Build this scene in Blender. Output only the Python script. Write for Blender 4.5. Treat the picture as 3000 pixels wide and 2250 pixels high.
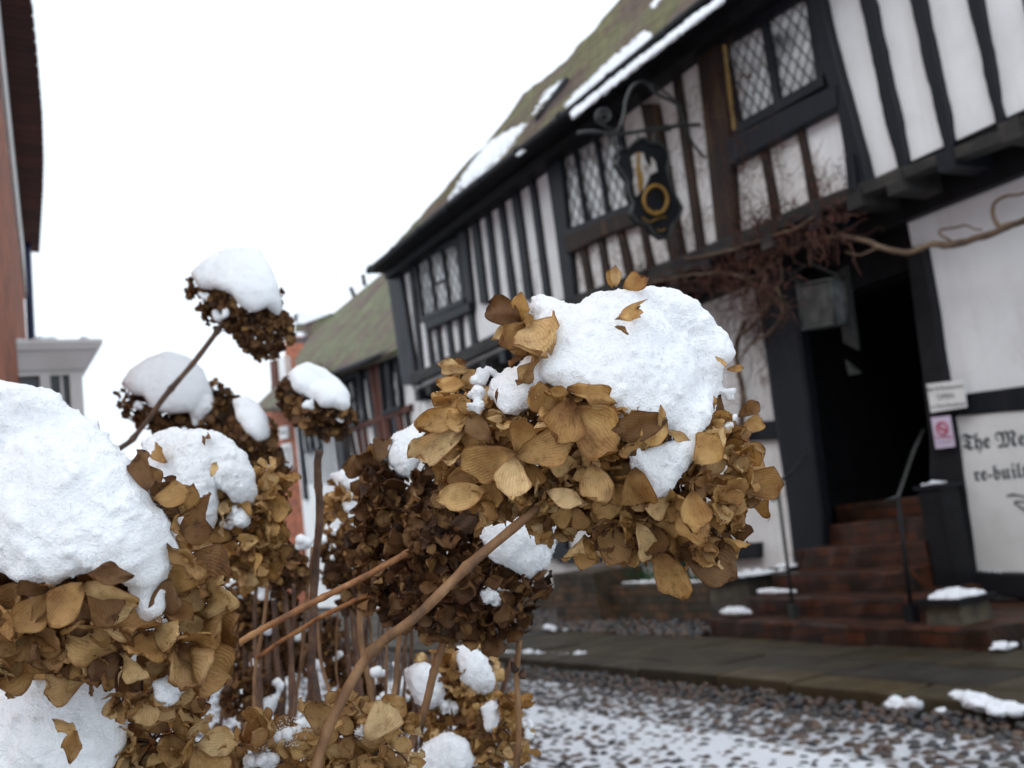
import bpy, bmesh, math, random
import numpy as np
from mathutils import Vector, Matrix, noise as mnoise
from math import radians, sin, cos, pi, sqrt

random.seed(7)
rng = np.random.default_rng(7)
for o in list(bpy.data.objects):
    bpy.data.objects.remove(o)
scene = bpy.context.scene
COL = scene.collection

# ------------------------------------------------------------------ camera
TH, PI_, RO = radians(29.3), radians(8.2), radians(7.1)
FPX = 3030.0
F0 = np.array([sin(TH), cos(TH), 0.0]); RR = np.array([cos(TH), -sin(TH), 0.0]); ZZ = np.array([0, 0, 1.0])
CF = F0 * cos(PI_) + ZZ * sin(PI_); CU = ZZ * cos(PI_) - F0 * sin(PI_)
CX = RR * cos(RO) - CU * sin(RO); CY = RR * sin(RO) + CU * cos(RO)
CAM = np.array([0.0, 0.0, 1.0])
cd = bpy.data.cameras.new('camera'); cam = bpy.data.objects.new('camera', cd); COL.objects.link(cam)
m = Matrix.Identity(4)
for i in range(3):
    m[i][0], m[i][1], m[i][2], m[i][3] = CX[i], CY[i], -CF[i], CAM[i]
cam.matrix_world = m
cd.sensor_width = 36; cd.sensor_fit = 'HORIZONTAL'; cd.lens = 36 * FPX / 3000
cd.clip_start = 0.02; cd.clip_end = 500
cd.dof.use_dof = True; cd.dof.focus_distance = 0.47; cd.dof.aperture_fstop = 16
scene.camera = cam

# ------------------------------------------------------------------ light
SUN_EL, SUN_AZ = radians(52), radians(250)
w = bpy.data.worlds.new('World'); scene.world = w; w.use_nodes = True
nt = w.node_tree; nt.nodes.clear()
sky = nt.nodes.new('ShaderNodeTexSky'); sky.sky_type = 'NISHITA'; sky.sun_disc = False
sky.sun_elevation = SUN_EL; sky.sun_rotation = SUN_AZ; sky.dust_density = 6; sky.air_density = 1
hs = nt.nodes.new('ShaderNodeHueSaturation'); hs.inputs['Saturation'].default_value = 0.25
mx = nt.nodes.new('ShaderNodeMixRGB'); mx.inputs[0].default_value = 0.86     # the even cloud layer over the sky
mx.inputs[2].default_value = (10.1, 11.1, 12.2, 1)
bg = nt.nodes.new('ShaderNodeBackground'); bg.inputs[1].default_value = 0.1
wo = nt.nodes.new('ShaderNodeOutputWorld')
nt.links.new(sky.outputs[0], hs.inputs['Color']); nt.links.new(hs.outputs[0], mx.inputs[1])
nt.links.new(mx.outputs[0], bg.inputs[0]); nt.links.new(bg.outputs[0], wo.inputs[0])
sd = bpy.data.lights.new('sun', 'SUN'); sd.energy = 0.5; sd.angle = radians(40); sd.color = (1, .98, .95)
sun = bpy.data.objects.new('sun', sd); COL.objects.link(sun)
# direction towards the sun
sdir = Vector((sin(SUN_AZ) * cos(SUN_EL), cos(SUN_AZ) * cos(SUN_EL), sin(SUN_EL)))
sun.rotation_euler = sdir.to_track_quat('Z', 'Y').to_euler()
scene.view_settings.view_transform = 'Standard'; scene.view_settings.look = 'None'
scene.view_settings.exposure = 0.36; scene.view_settings.gamma = 1.0
scene.cycles.max_bounces = 6; scene.cycles.diffuse_bounces = 3; scene.cycles.glossy_bounces = 2
scene.cycles.transmission_bounces = 3; scene.cycles.use_denoising = True
scene.cycles.caustics_reflective = False; scene.cycles.caustics_refractive = False

# ------------------------------------------------------------------ sight helpers: a point seen in the photo -> a point on a real plane
def ray(x, y): return CF + CX * (x - 1500) / FPX - CY * (y - 1125) / FPX
def hx(p, v): r = ray(*p); return CAM + r * (v - CAM[0]) / r[0]
def hy(p, v): r = ray(*p); return CAM + r * (v - CAM[1]) / r[1]
def hz(p, v): r = ray(*p); return CAM + r * (v - CAM[2]) / r[2]
def C1(x, y): return (1000 + .5425 * x, .5425 * y)
def C2(x, y): return (2000 + .4521 * x, .4521 * y)
def C3(x, y): return (2000 + .4521 * x, 750 + .4521 * y)
def C4(x, y): return (2000 + .4521 * x, 1500 + .4521 * y)
def C5(x, y): return (1200 + .4521 * x, 1500 + .4521 * y)
def C6(x, y): return (1200 + .4973 * x, 750 + .4973 * y)
def C8(x, y): return (300 + .4521 * x, 650 + .4521 * y)
def S(x, y): return (1700 + .3497 * x, 180 + .3497 * y)
K = 3000 / 2212.0
def D(x, y): return (x * K, y * K)
def P(x, y, d):                       # photo position (2212 px wide) at depth d
    return CAM + ray(x * K, y * K) * d
FD = FPX / K                          # focal length in those pixels

# ------------------------------------------------------------------ materials
def newmat(name, base=(.5, .5, .5), rough=.7, spec=.4):
    mt = bpy.data.materials.new(name); mt.use_nodes = True
    b = mt.node_tree.nodes['Principled BSDF']
    b.inputs['Base Color'].default_value = (*base, 1); b.inputs['Roughness'].default_value = rough
    b.inputs['Specular IOR Level'].default_value = spec
    return mt, mt.node_tree, b
def N(nt, t, **kw):
    n = nt.nodes.new(t)
    for k, v in kw.items():
        if k in n.inputs: n.inputs[k].default_value = v
        else: setattr(n, k, v)
    return n
def coords(nt, kind='Object', scale=(1, 1, 1)):
    tc = N(nt, 'ShaderNodeTexCoord'); mp = N(nt, 'ShaderNodeMapping'); mp.inputs['Scale'].default_value = scale
    nt.links.new(tc.outputs[kind], mp.inputs[0]); return mp.outputs[0]
def noise_(nt, vec, scale, detail=4, rough=.55):
    n = N(nt, 'ShaderNodeTexNoise'); n.inputs['Scale'].default_value = scale
    n.inputs['Detail'].default_value = detail; n.inputs['Roughness'].default_value = rough
    if vec is not None: nt.links.new(vec, n.inputs['Vector'])
    return n.outputs['Fac']
def ramp(nt, fac, stops):
    r = N(nt, 'ShaderNodeValToRGB'); e = r.color_ramp.elements
    while len(e) < len(stops): e.new(.5)
    for el, (p, c) in zip(e, stops): el.position = p; el.color = (*c, 1)
    nt.links.new(fac, r.inputs[0]); return r.outputs[0]
def bump(nt, b, fac, strength=.3, dist=.01):
    n = N(nt, 'ShaderNodeBump'); n.inputs['Strength'].default_value = strength; n.inputs['Distance'].default_value = dist
    nt.links.new(fac, n.inputs['Height']); nt.links.new(n.outputs[0], b.inputs['Normal'])
def mixc(nt, fac, a, b_, mode='MIX'):
    n = N(nt, 'ShaderNodeMixRGB'); n.blend_type = mode
    for i, v in ((0, fac), (1, a), (2, b_)):
        if isinstance(v, (int, float)): n.inputs[i].default_value = v
        elif isinstance(v, tuple): n.inputs[i].default_value = (*v, 1)
        else: nt.links.new(v, n.inputs[i])
    return n.outputs[0]
def noisy(name, stops, scale=3, rough=.75, bs=.3, bd=.01, sc=(1, 1, 1), detail=6, spec=.4, rstops=None, bscale=None):
    mt, t, b = newmat(name, rough=rough, spec=spec)
    v = coords(t, 'Object', sc); f = noise_(t, v, scale, detail)
    t.links.new(ramp(t, f, stops), b.inputs['Base Color'])
    f2 = noise_(t, v, bscale or scale * 5, 5); bump(t, b, f2, bs, bd)
    if rstops:
        t.links.new(ramp(t, f2, rstops), b.inputs['Roughness'])
    return mt
M = {}
M['plaster'] = noisy('plaster', [(.25, (.74, .74, .75)), (.5, (.84, .85, .86)), (.75, (.87, .88, .89))], 2.2, .8, .25, .01, bscale=14)
M['plaster_stained'] = noisy('plaster_stained', [(.28, (.46, .40, .36)), (.40, (.74, .72, .70)), (.6, (.82, .81, .80))], 5, .8, .25, .01, bscale=14)
M['timber'] = noisy('timber', [(.3, (.004, .006, .010)), (.6, (.009, .011, .017)), (.85, (.028, .024, .024))], 9, .55, .5, .006, sc=(1, 1, .18), spec=.3)
M['timber_brown'] = noisy('timber_brown', [(.3, (.012, .010, .010)), (.55, (.035, .020, .014)), (.8, (.12, .07, .03))], 10, .65, .5, .006, sc=(1, 1, .15), spec=.25)
M['beam_grey'] = noisy('beam_grey', [(.3, (.010, .010, .011)), (.55, (.028, .026, .024)), (.8, (.09, .075, .06))], 8, .75, .6, .01, sc=(1, .3, 1))
M['timber_red'] = noisy('timber_red', [(.3, (.05, .015, .010)), (.6, (.12, .035, .02)), (.8, (.3, .2, .17))], 8, .75, .5, .008, sc=(1, 1, .3))
M['black'] = noisy('black', [(.3, (.006, .006, .007)), (.7, (.015, .015, .018))], 6, .6, .3, .005, spec=.2)
M['iron'] = noisy('iron', [(.3, (.012, .014, .014)), (.7, (.05, .055, .05))], 30, .45, .3, .002)
M['yellow_wood'] = noisy('yellow_wood', [(.3, (.22, .13, .035)), (.7, (.42, .28, .09))], 12, .7, .3, .004, sc=(1, 1, .2))
M['white_paint'] = noisy('white_paint', [(.2, (.62, .62, .60)), (.6, (.78, .78, .77))], 3, .55, .1, .003)
M['gold'] = noisy('gold', [(.3, (.18, .095, .02)), (.7, (.34, .19, .04))], 20, .45, .3, .003)
M['pink'] = noisy('pink', [(.3, (.62, .52, .66)), (.7, (.68, .58, .72))], 3, .5, .05, .001)
M['red_mark'] = newmat('red_mark', (.5, .05, .10), .5)[0]
M['ink'] = newmat('ink', (.015, .035, .04), .5)[0]
M['ink_grey'] = newmat('ink_grey', (.16, .16, .17), .5)[0]
M['bark'] = noisy('bark', [(.3, (.05, .032, .022)), (.55, (.15, .10, .065)), (.8, (.26, .19, .12))], 14, .85, .8, .01, sc=(1, .4, 1))
M['twig'] = noisy('twig', [(.3, (.035, .017, .013)), (.6, (.11, .042, .027)), (.8, (.20, .085, .045))], 20, .8, .4, .002)
M['leaf_green'] = noisy('leaf_green', [(.3, (.01, .05, .015)), (.7, (.03, .13, .03))], 20, .5, .3, .003)
M['stone'] = noisy('stone', [(.3, (.03, .03, .028)), (.55, (.09, .075, .05)), (.8, (.18, .16, .12))], 6, .7, .6, .01)

for k_ in ('plaster', 'plaster_stained'):                     # hairline cracks and rain streaks that belong to the old plaster
    t_ = M[k_].node_tree; b_ = t_.nodes['Principled BSDF']; src = b_.inputs['Base Color'].links[0].from_socket
    vo = N(t_, 'ShaderNodeTexVoronoi', feature='DISTANCE_TO_EDGE'); vo.inputs['Scale'].default_value = 1.7
    cn = coords(t_, 'Object', (1, 1, .45)); wn = N(t_, 'ShaderNodeTexNoise'); wn.inputs['Scale'].default_value = 3; t_.links.new(cn, wn.inputs['Vector'])
    ad_ = N(t_, 'ShaderNodeMixRGB'); ad_.blend_type = 'ADD'; ad_.inputs[0].default_value = .5; t_.links.new(cn, ad_.inputs[1]); t_.links.new(wn.outputs['Color'], ad_.inputs[2]); t_.links.new(ad_.outputs[0], vo.inputs['Vector'])
    crack = ramp(t_, vo.outputs['Distance'], [(0, (.55, .52, .50)), (.010, (1, 1, 1))])
    st = ramp(t_, noise_(t_, coords(t_, 'Object', (1, 6, .35)), 1.6, 6, .6), [(.35, (.82, .80, .77)), (.5, (1, 1, 1))])
    t_.links.new(mixc(t_, .4, mixc(t_, .10, src, crack, 'MULTIPLY'), st, 'MULTIPLY'), b_.inputs['Base Color'])
def pane_mat():
    mt, t, b = newmat('leaded_glass', rough=.08, spec=.6)
    v = coords(t, 'Object', (1, 1, .45)); f = noise_(t, v, 3.2, 3)
    t.links.new(ramp(t, f, [(.28, (.08, .09, .10)), (.37, (.42, .44, .45)), (.6, (.66, .68, .68))]), b.inputs['Base Color'])
    bump(t, b, noise_(t, v, 14, 2), .25, .01); return mt
M['glass'] = pane_mat()

def brick(name, c1, c2, mortar, dark=False, rough=.8):
    mt, t, b = newmat(name, rough=rough)
    tc = N(t, 'ShaderNodeTexCoord'); sp = N(t, 'ShaderNodeSeparateXYZ'); t.links.new(tc.outputs['Object'], sp.inputs[0])
    ad = N(t, 'ShaderNodeMath', operation='ADD'); t.links.new(sp.outputs[0], ad.inputs[0]); t.links.new(sp.outputs[2], ad.inputs[1])
    cb = N(t, 'ShaderNodeCombineXYZ'); t.links.new(sp.outputs[1], cb.inputs[0]); t.links.new(ad.outputs[0], cb.inputs[1])
    br = N(t, 'ShaderNodeTexBrick'); br.inputs['Scale'].default_value = 1
    br.inputs['Brick Width'].default_value = .22; br.inputs['Row Height'].default_value = .072; br.inputs['Mortar Size'].default_value = .006
    br.inputs['Color1'].default_value = (*c1, 1); br.inputs['Color2'].default_value = (*c2, 1); br.inputs['Mortar'].default_value = (*mortar, 1)
    t.links.new(cb.outputs[0], br.inputs['Vector'])
    f = noise_(t, tc.outputs['Object'], 5, 6)
    d = ramp(t, f, [(.3, (.35, .35, .33)), (.6, (1, 1, 1))])
    t.links.new(mixc(t, 1.0, br.outputs[0], d, 'MULTIPLY'), b.inputs['Base Color'])
    bump(t, b, noise_(t, tc.outputs['Object'], 40, 4), .4, .006)
    return mt
M['brick_wet'] = brick('brick_wet', (.105, .032, .014), (.034, .018, .011), (.020, .016, .012), rough=.5)
M['brick_red'] = brick('brick_red', (.52, .13, .045), (.30, .075, .032), (.30, .17, .11))
M['brick_flint'] = brick('brick_flint', (.16, .085, .04), (.06, .055, .04), (.03, .03, .026))
def tile_mat(name, stops, rough=.85):
    mt, t, b = newmat(name, rough=rough)
    tc = N(t, 'ShaderNodeTexCoord'); sp = N(t, 'ShaderNodeSeparateXYZ'); t.links.new(tc.outputs['Object'], sp.inputs[0])
    cb = N(t, 'ShaderNodeCombineXYZ'); t.links.new(sp.outputs[1], cb.inputs[0]); t.links.new(sp.outputs[2], cb.inputs[1])
    br = N(t, 'ShaderNodeTexBrick'); br.inputs['Scale'].default_value = 1; br.inputs['Brick Width'].default_value = .17
    br.inputs['Row Height'].default_value = .085; br.inputs['Mortar Size'].default_value = .008
    br.inputs['Color1'].default_value = (1, 1, 1, 1); br.inputs['Color2'].default_value = (.6, .6, .6, 1); br.inputs['Mortar'].default_value = (.2, .2, .2, 1)
    t.links.new(cb.outputs[0], br.inputs['Vector'])
    f = noise_(t, tc.outputs['Object'], 1.4, 7, .65)
    t.links.new(mixc(t, .8, ramp(t, f, stops), br.outputs[0], 'MULTIPLY'), b.inputs['Base Color'])
    bump(t, b, br.outputs['Fac'], -.6, .02); return mt
M['roof_moss'] = tile_mat('roof_moss', [(.3, (.065, .038, .030)), (.45, (.14, .09, .058)), (.55, (.15, .14, .05)), (.72, (.20, .185, .09))])
M['roof_green'] = tile_mat('roof_green', [(.3, (.10, .05, .042)), (.45, (.16, .115, .085)), (.6, (.15, .165, .075)), (.75, (.25, .25, .17))])
M['tile_dark'] = tile_mat('tile_dark', [(.3, (.05, .018, .014)), (.7, (.11, .035, .025))])

def snow_mat():
    mt, t, b = newmat('snow', (.92, .93, .95), .55, .3)
    b.inputs['Subsurface Weight'].default_value = .35; b.inputs['Subsurface Radius'].default_value = (1, .9, .85)
    b.inputs['Subsurface Scale'].default_value = .004
    v = coords(t, 'Object'); f = noise_(t, v, 230, 3, .7); f2 = noise_(t, v, 760, 3, .75)
    ad = N(t, 'ShaderNodeMath', operation='ADD'); t.links.new(f, ad.inputs[0]); t.links.new(f2, ad.inputs[1])
    bump(t, b, ad.outputs[0], .75, .0022)
    t.links.new(ramp(t, f2, [(.3, (.86, .88, .92)), (.6, (.94, .95, .96))]), b.inputs['Base Color'])
    return mt
M['snow'] = snow_mat()
def snow_far():
    mt, t, b = newmat('snow_settled', (.85, .88, .92), .6, .3)
    v = coords(t, 'Object'); bump(t, b, noise_(t, v, 30, 4), .4, .01); return mt
M['snow_far'] = snow_far()

def petal_mat(name, light, mid, dark, pale, transl=.3):
    mt, t, b = newmat(name, rough=.6, spec=.3)
    uv = N(t, 'ShaderNodeUVMap'); sp = N(t, 'ShaderNodeSeparateXYZ'); t.links.new(uv.outputs[0], sp.inputs[0])
    geo = N(t, 'ShaderNodeNewGeometry'); rnd = geo.outputs['Random Per Island']
    co = coords(t, 'Object')
    nz = noise_(t, co, 110, 3)
    a = N(t, 'ShaderNodeMath', operation='MULTIPLY_ADD'); t.links.new(nz, a.inputs[0]); a.inputs[1].default_value = .22; t.links.new(sp.outputs[0], a.inputs[2])
    sn = N(t, 'ShaderNodeMath', operation='MULTIPLY'); t.links.new(a.outputs[0], sn.inputs[0]); sn.inputs[1].default_value = 84
    s2 = N(t, 'ShaderNodeMath', operation='SINE'); t.links.new(sn.outputs[0], s2.inputs[0])
    vein = ramp(t, s2.outputs[0], [(.0, (1, 1, 1)), (.6, (.98, .97, .95)), (1, (.80, .74, .68))])
    col = ramp(t, rnd, [(0, dark), (.12, mid), (.3, light), (.45, mid), (.55, pale), (.68, light), (.8, dark), (.9, mid), (1, pale)])
    patch = ramp(t, noise_(t, co, 42, 4, .6), [(.34, (.60, .46, .40)), (.48, (.95, .93, .80)), (.62, (1.12, 1.08, 1.0))])
    mot = ramp(t, noise_(t, co, 190, 6, .75), [(.30, (.38, .30, .26)), (.46, (.88, .85, .80)), (.6, (1.0, 1.0, 1.0))])
    c = mixc(t, .8, mixc(t, .9, mixc(t, .8, col, vein, 'MULTIPLY'), mot, 'MULTIPLY'), patch, 'MULTIPLY')
    # the dried petal is browner at its base and along its rim
    rim = ramp(t, sp.outputs[1], [(0, (.35, .25, .18)), (.22, (1, 1, 1)), (.93, (1, 1, 1)), (1, (.50, .38, .28))])
    c = mixc(t, .9, c, rim, 'MULTIPLY')
    ed = N(t, 'ShaderNodeMath', operation='MULTIPLY_ADD'); t.links.new(sp.outputs[0], ed.inputs[0]); ed.inputs[1].default_value = 2; ed.inputs[2].default_value = -1
    ea = N(t, 'ShaderNodeMath', operation='ABSOLUTE'); t.links.new(ed.outputs[0], ea.inputs[0])
    c = mixc(t, .9, c, ramp(t, ea.outputs[0], [(0, (1, 1, 1)), (.86, (1, 1, 1)), (1, (.48, .36, .28))]), 'MULTIPLY')
    t.links.new(c, b.inputs['Base Color'])
    hb = N(t, 'ShaderNodeMath', operation='MULTIPLY_ADD'); t.links.new(s2.outputs[0], hb.inputs[0]); hb.inputs[1].default_value = -.12; t.links.new(noise_(t, co, 260, 4), hb.inputs[2])
    bump(t, b, hb.outputs[0], .5, .0010)
    tr = N(t, 'ShaderNodeBsdfTranslucent'); t.links.new(mixc(t, 1, c, (1, .84, .58), 'MULTIPLY'), tr.inputs['Color'])
    ms = N(t, 'ShaderNodeMixShader'); ms.inputs[0].default_value = transl
    t.links.new(b.outputs[0], ms.inputs[1]); t.links.new(tr.outputs[0], ms.inputs[2])
    t.links.new(ms.outputs[0], t.nodes['Material Output'].inputs[0]); return mt
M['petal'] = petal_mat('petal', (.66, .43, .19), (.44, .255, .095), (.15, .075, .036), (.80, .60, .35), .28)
M['petal_shade'] = petal_mat('petal_shade', (.48, .29, .12), (.31, .165, .065), (.13, .065, .032), (.60, .42, .22), .2)  # darker copy of petal with shade put into its colour
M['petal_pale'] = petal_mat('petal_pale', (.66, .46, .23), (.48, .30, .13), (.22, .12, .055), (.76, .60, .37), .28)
M['petal_dark'] = petal_mat('petal_dark', (.21, .105, .042), (.11, .052, .024), (.04, .021, .014), (.36, .21, .09), .2)  # wet dark brown, with shadow inside the bush also put into the colour
M['stalk'] = noisy('stalk', [(.3, (.07, .036, .018)), (.5, (.19, .095, .04)), (.7, (.30, .17, .08))], 90, .65, .6, .002, sc=(1, 1, .4), bscale=420)
M['stalk_orange'] = noisy('stalk_orange', [(.3, (.10, .042, .02)), (.5, (.28, .115, .04)), (.7, (.40, .20, .08))], 90, .6, .6, .002, bscale=420)
M['stalk_dark'] = noisy('stalk_dark', [(.3, (.03, .016, .012)), (.55, (.10, .05, .028)), (.8, (.19, .10, .05))], 70, .7, .4, .0015, bscale=300)

# ------------------------------------------------------------------ mesh helpers
class MB:
    def __init__(s): s.v = []; s.f = []; s.mi = []; s.sm = []
    def add(s, vs, fs, mi=0, smooth=False):
        o = len(s.v); s.v += [tuple(map(float, p)) for p in vs]
        for f in fs: s.f.append([i + o for i in f]); s.mi.append(mi); s.sm.append(smooth)
    def box(s, a, b, mi=0):
        (x0, y0, z0), (x1, y1, z1) = a, b
        vs = [(x0, y0, z0), (x1, y0, z0), (x1, y1, z0), (x0, y1, z0), (x0, y0, z1), (x1, y0, z1), (x1, y1, z1), (x0, y1, z1)]
        s.add(vs, [(0, 3, 2, 1), (4, 5, 6, 7), (0, 1, 5, 4), (1, 2, 6, 5), (2, 3, 7, 6), (3, 0, 4, 7)], mi)
    def prism(s, pts, off, mi=0):
        n = len(pts); pts = [np.array(p, float) for p in pts]; off = np.array(off, float)
        s.add(pts + [p + off for p in pts], [list(range(n)), list(range(2 * n - 1, n - 1, -1))] + [(i, i + n, (i + 1) % n + n, (i + 1) % n) for i in range(n)], mi)
    def tube(s, pts, rad, seg=8, mi=0, cap=True):
        pts = [np.array(p, float) for p in pts]; n = len(pts)
        rad = [rad] * n if np.isscalar(rad) else rad
        ref = np.array([.13, .31, .94]); vs = []; fs = []
        for i in range(n):
            t = pts[min(i + 1, n - 1)] - pts[max(i - 1, 0)]; L = np.linalg.norm(t); t = t / (L if L > 1e-9 else 1)
            if i == 0:
                u = np.cross(t, ref); u /= np.linalg.norm(u)
            else:
                u = u - t * np.dot(u, t); u /= max(np.linalg.norm(u), 1e-9)
            v = np.cross(t, u)
            for k in range(seg):
                a = 2 * pi * k / seg; vs.append(pts[i] + (u * cos(a) + v * sin(a)) * rad[i])
        for i in range(n - 1):
            for k in range(seg):
                fs.append((i * seg + k, i * seg + (k + 1) % seg, (i + 1) * seg + (k + 1) % seg, (i + 1) * seg + k))
        if cap: fs += [list(range(seg))[::-1], [(n - 1) * seg + k for k in range(seg)]]
        s.add(vs, fs, mi, True)
    def build(s, name, mats, parent=None, tri=False):
        me = bpy.data.meshes.new(name); me.from_pydata(s.v, [], s.f)
        mats = mats if isinstance(mats, (list, tuple)) else [mats]
        for m_ in mats: me.materials.append(m_)
        me.polygons.foreach_set('material_index', s.mi); me.polygons.foreach_set('use_smooth', s.sm)
        me.validate(); bm = bmesh.new(); bm.from_mesh(me); bmesh.ops.recalc_face_normals(bm, faces=bm.faces); bm.to_mesh(me); bm.free()
        o = bpy.data.objects.new(name, me); COL.objects.link(o)
        if parent is not None: o.parent = parent; o.matrix_parent_inverse = parent.matrix_world.inverted()
        return o
def empty(name, label=None, cat=None, group=None, kind=None, loc=(0, 0, 0)):
    o = bpy.data.objects.new(name, None); COL.objects.link(o); o.location = loc; o.empty_display_size = .1
    o.matrix_world = Matrix.Translation(loc)
    return tag(o, label, cat, group, kind)
def tag(o, label=None, cat=None, group=None, kind=None):
    if label: o['label'] = label
    if cat: o['category'] = cat
    if group: o['group'] = group
    if kind: o['kind'] = kind
    return o
def spline(pts, n=6):
    pts = [np.array(p, float) for p in pts]
    if len(pts) < 3:
        return [pts[0] + (pts[1] - pts[0]) * i / n for i in range(n + 1)]
    out = []
    q = [2 * pts[0] - pts[1]] + pts + [2 * pts[-1] - pts[-2]]
    for i in range(1, len(q) - 2):
        for k in range(n):
            t = k / n; a, b, c, d = q[i - 1:i + 3]
            out.append(.5 * ((2 * b) + (-a + c) * t + (2 * a - 5 * b + 4 * c - d) * t * t + (-a + 3 * b - 3 * c + d) * t ** 3))
    out.append(pts[-1]); return out
def wob(v, sc=1.0, amp=.01, seed=0.0):
    return amp * mnoise.noise(Vector((v[0] * sc + seed, v[1] * sc, v[2] * sc)))

# a hewn timber seen on a facade plane: left/right edges as photo positions, top -> bottom
def timber(name, L, R, plane, proud, mat, parent, seg=8, jit=.010, back=.03, label=None):
    """L, R: lists of photo points down each edge (same count)."""
    Lp = [hx(p, plane - proud) for p in L]; Rp = [hx(p, plane - proud) for p in R]
    def dens(a):
        o = []
        for i in range(len(a) - 1):
            for k in range(seg): o.append(a[i] + (a[i + 1] - a[i]) * k / seg)
        return o + [a[-1]]
    Lp, Rp = dens(Lp), dens(Rp); n = len(Lp); sd_ = random.random() * 99
    for i in range(n):
        Lp[i] = Lp[i] + np.array([0, 1, 0]) * (wob(Lp[i], 3.5, jit, sd_) + wob(Lp[i], 11, jit * .5, sd_))
        Rp[i] = Rp[i] + np.array([0, 1, 0]) * (wob(Rp[i], 3.5, jit, sd_ + 31) + wob(Rp[i], 11, jit * .5, sd_ + 9))
    mb = MB(); off = np.array([proud + back, 0, 0]); vs = []
    for a, b in zip(Lp, Rp):
        c = np.array([.008, 0, 0]); e = (b - a) * .08
        vs += [a + c, a + e, b - e, b + c, b + off, a + off]
    fs = []
    for i in range(n - 1):
        for k in range(6): fs.append((i * 6 + k, i * 6 + (k + 1) % 6, (i + 1) * 6 + (k + 1) % 6, (i + 1) * 6 + k))
    fs += [tuple(range(5, -1, -1)), tuple((n - 1) * 6 + k for k in range(6))]
    mb.add(vs, fs); o = mb.build(name, mat, parent)
    if label: o['label'] = label
    return o
def stud(c, t, b, wt, wb, plane, proud, mat, parent, name='stud', **k):
    """centre line in one crop's coordinates c; widths in that crop's px"""
    return timber(name, [c(t[0] - wt / 2, t[1]), c(b[0] - wb / 2, b[1])], [c(t[0] + wt / 2, t[1]), c(b[0] + wb / 2, b[1])], plane, proud, mat, parent, **k)
def beam(name, top, bot, plane, proud, mat, parent, jit=.012, seg=10, back=.03):
    """horizontal beam: top edge and bottom edge photo points left -> right"""
    T = [hx(p, plane - proud) for p in top]; B = [hx(p, plane - proud) for p in bot]
    mb = MB(); n = len(T)
    def dens(a):
        o = []
        for i in range(len(a) - 1):
            for k in range(seg): o.append(a[i] + (a[i + 1] - a[i]) * k / seg)
        return o + [a[-1]]
    T, B = dens(T), dens(B); n = len(T); sd_ = random.random() * 99
    for i in range(n):
        T[i] = T[i] + np.array([0, 0, 1]) * wob(T[i], 3, jit, sd_); B[i] = B[i] + np.array([0, 0, 1]) * wob(B[i], 3, jit, sd_ + 40)
    off = np.array([proud + back, 0, 0]); vs = []
    for a, b in zip(T, B):
        e = (b - a) * .08; c = np.array([.01, 0, 0]); vs += [a + c, a + e, b - e, b + c, b + off, a + off]
    fs = []
    for i in range(n - 1):
        for k in range(6): fs.append((i * 6 + k, i * 6 + (k + 1) % 6, (i + 1) * 6 + (k + 1) % 6, (i + 1) * 6 + k))
    fs += [tuple(range(5, -1, -1)), tuple((n - 1) * 6 + k for k in range(6))]
    mb.add(vs, fs); return mb.build(name, mat, parent)
def lines_in_rect(w, h, sp, ang):
    """parallel lines at slope ang clipped to rect w x h"""
    d = np.array([cos(ang), sin(ang)]); n = np.array([-sin(ang), cos(ang)]); out = []
    R_ = w + h; c0 = np.array([w / 2, h / 2]); k = -R_
    while k < R_:
        p = c0 + n * k; t0, t1 = -R_, R_
        for ax, lim in ((0, w), (1, h)):
            if abs(d[ax]) > 1e-6:
                a, b = (0 - p[ax]) / d[ax], (lim - p[ax]) / d[ax]
                t0 = max(t0, min(a, b)); t1 = min(t1, max(a, b))
            elif not 0 <= p[ax] <= lim: t1 = t0 - 1
        if t1 - t0 > .02: out.append((p + d * t0, p + d * t1))
        k += sp
    return out
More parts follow.
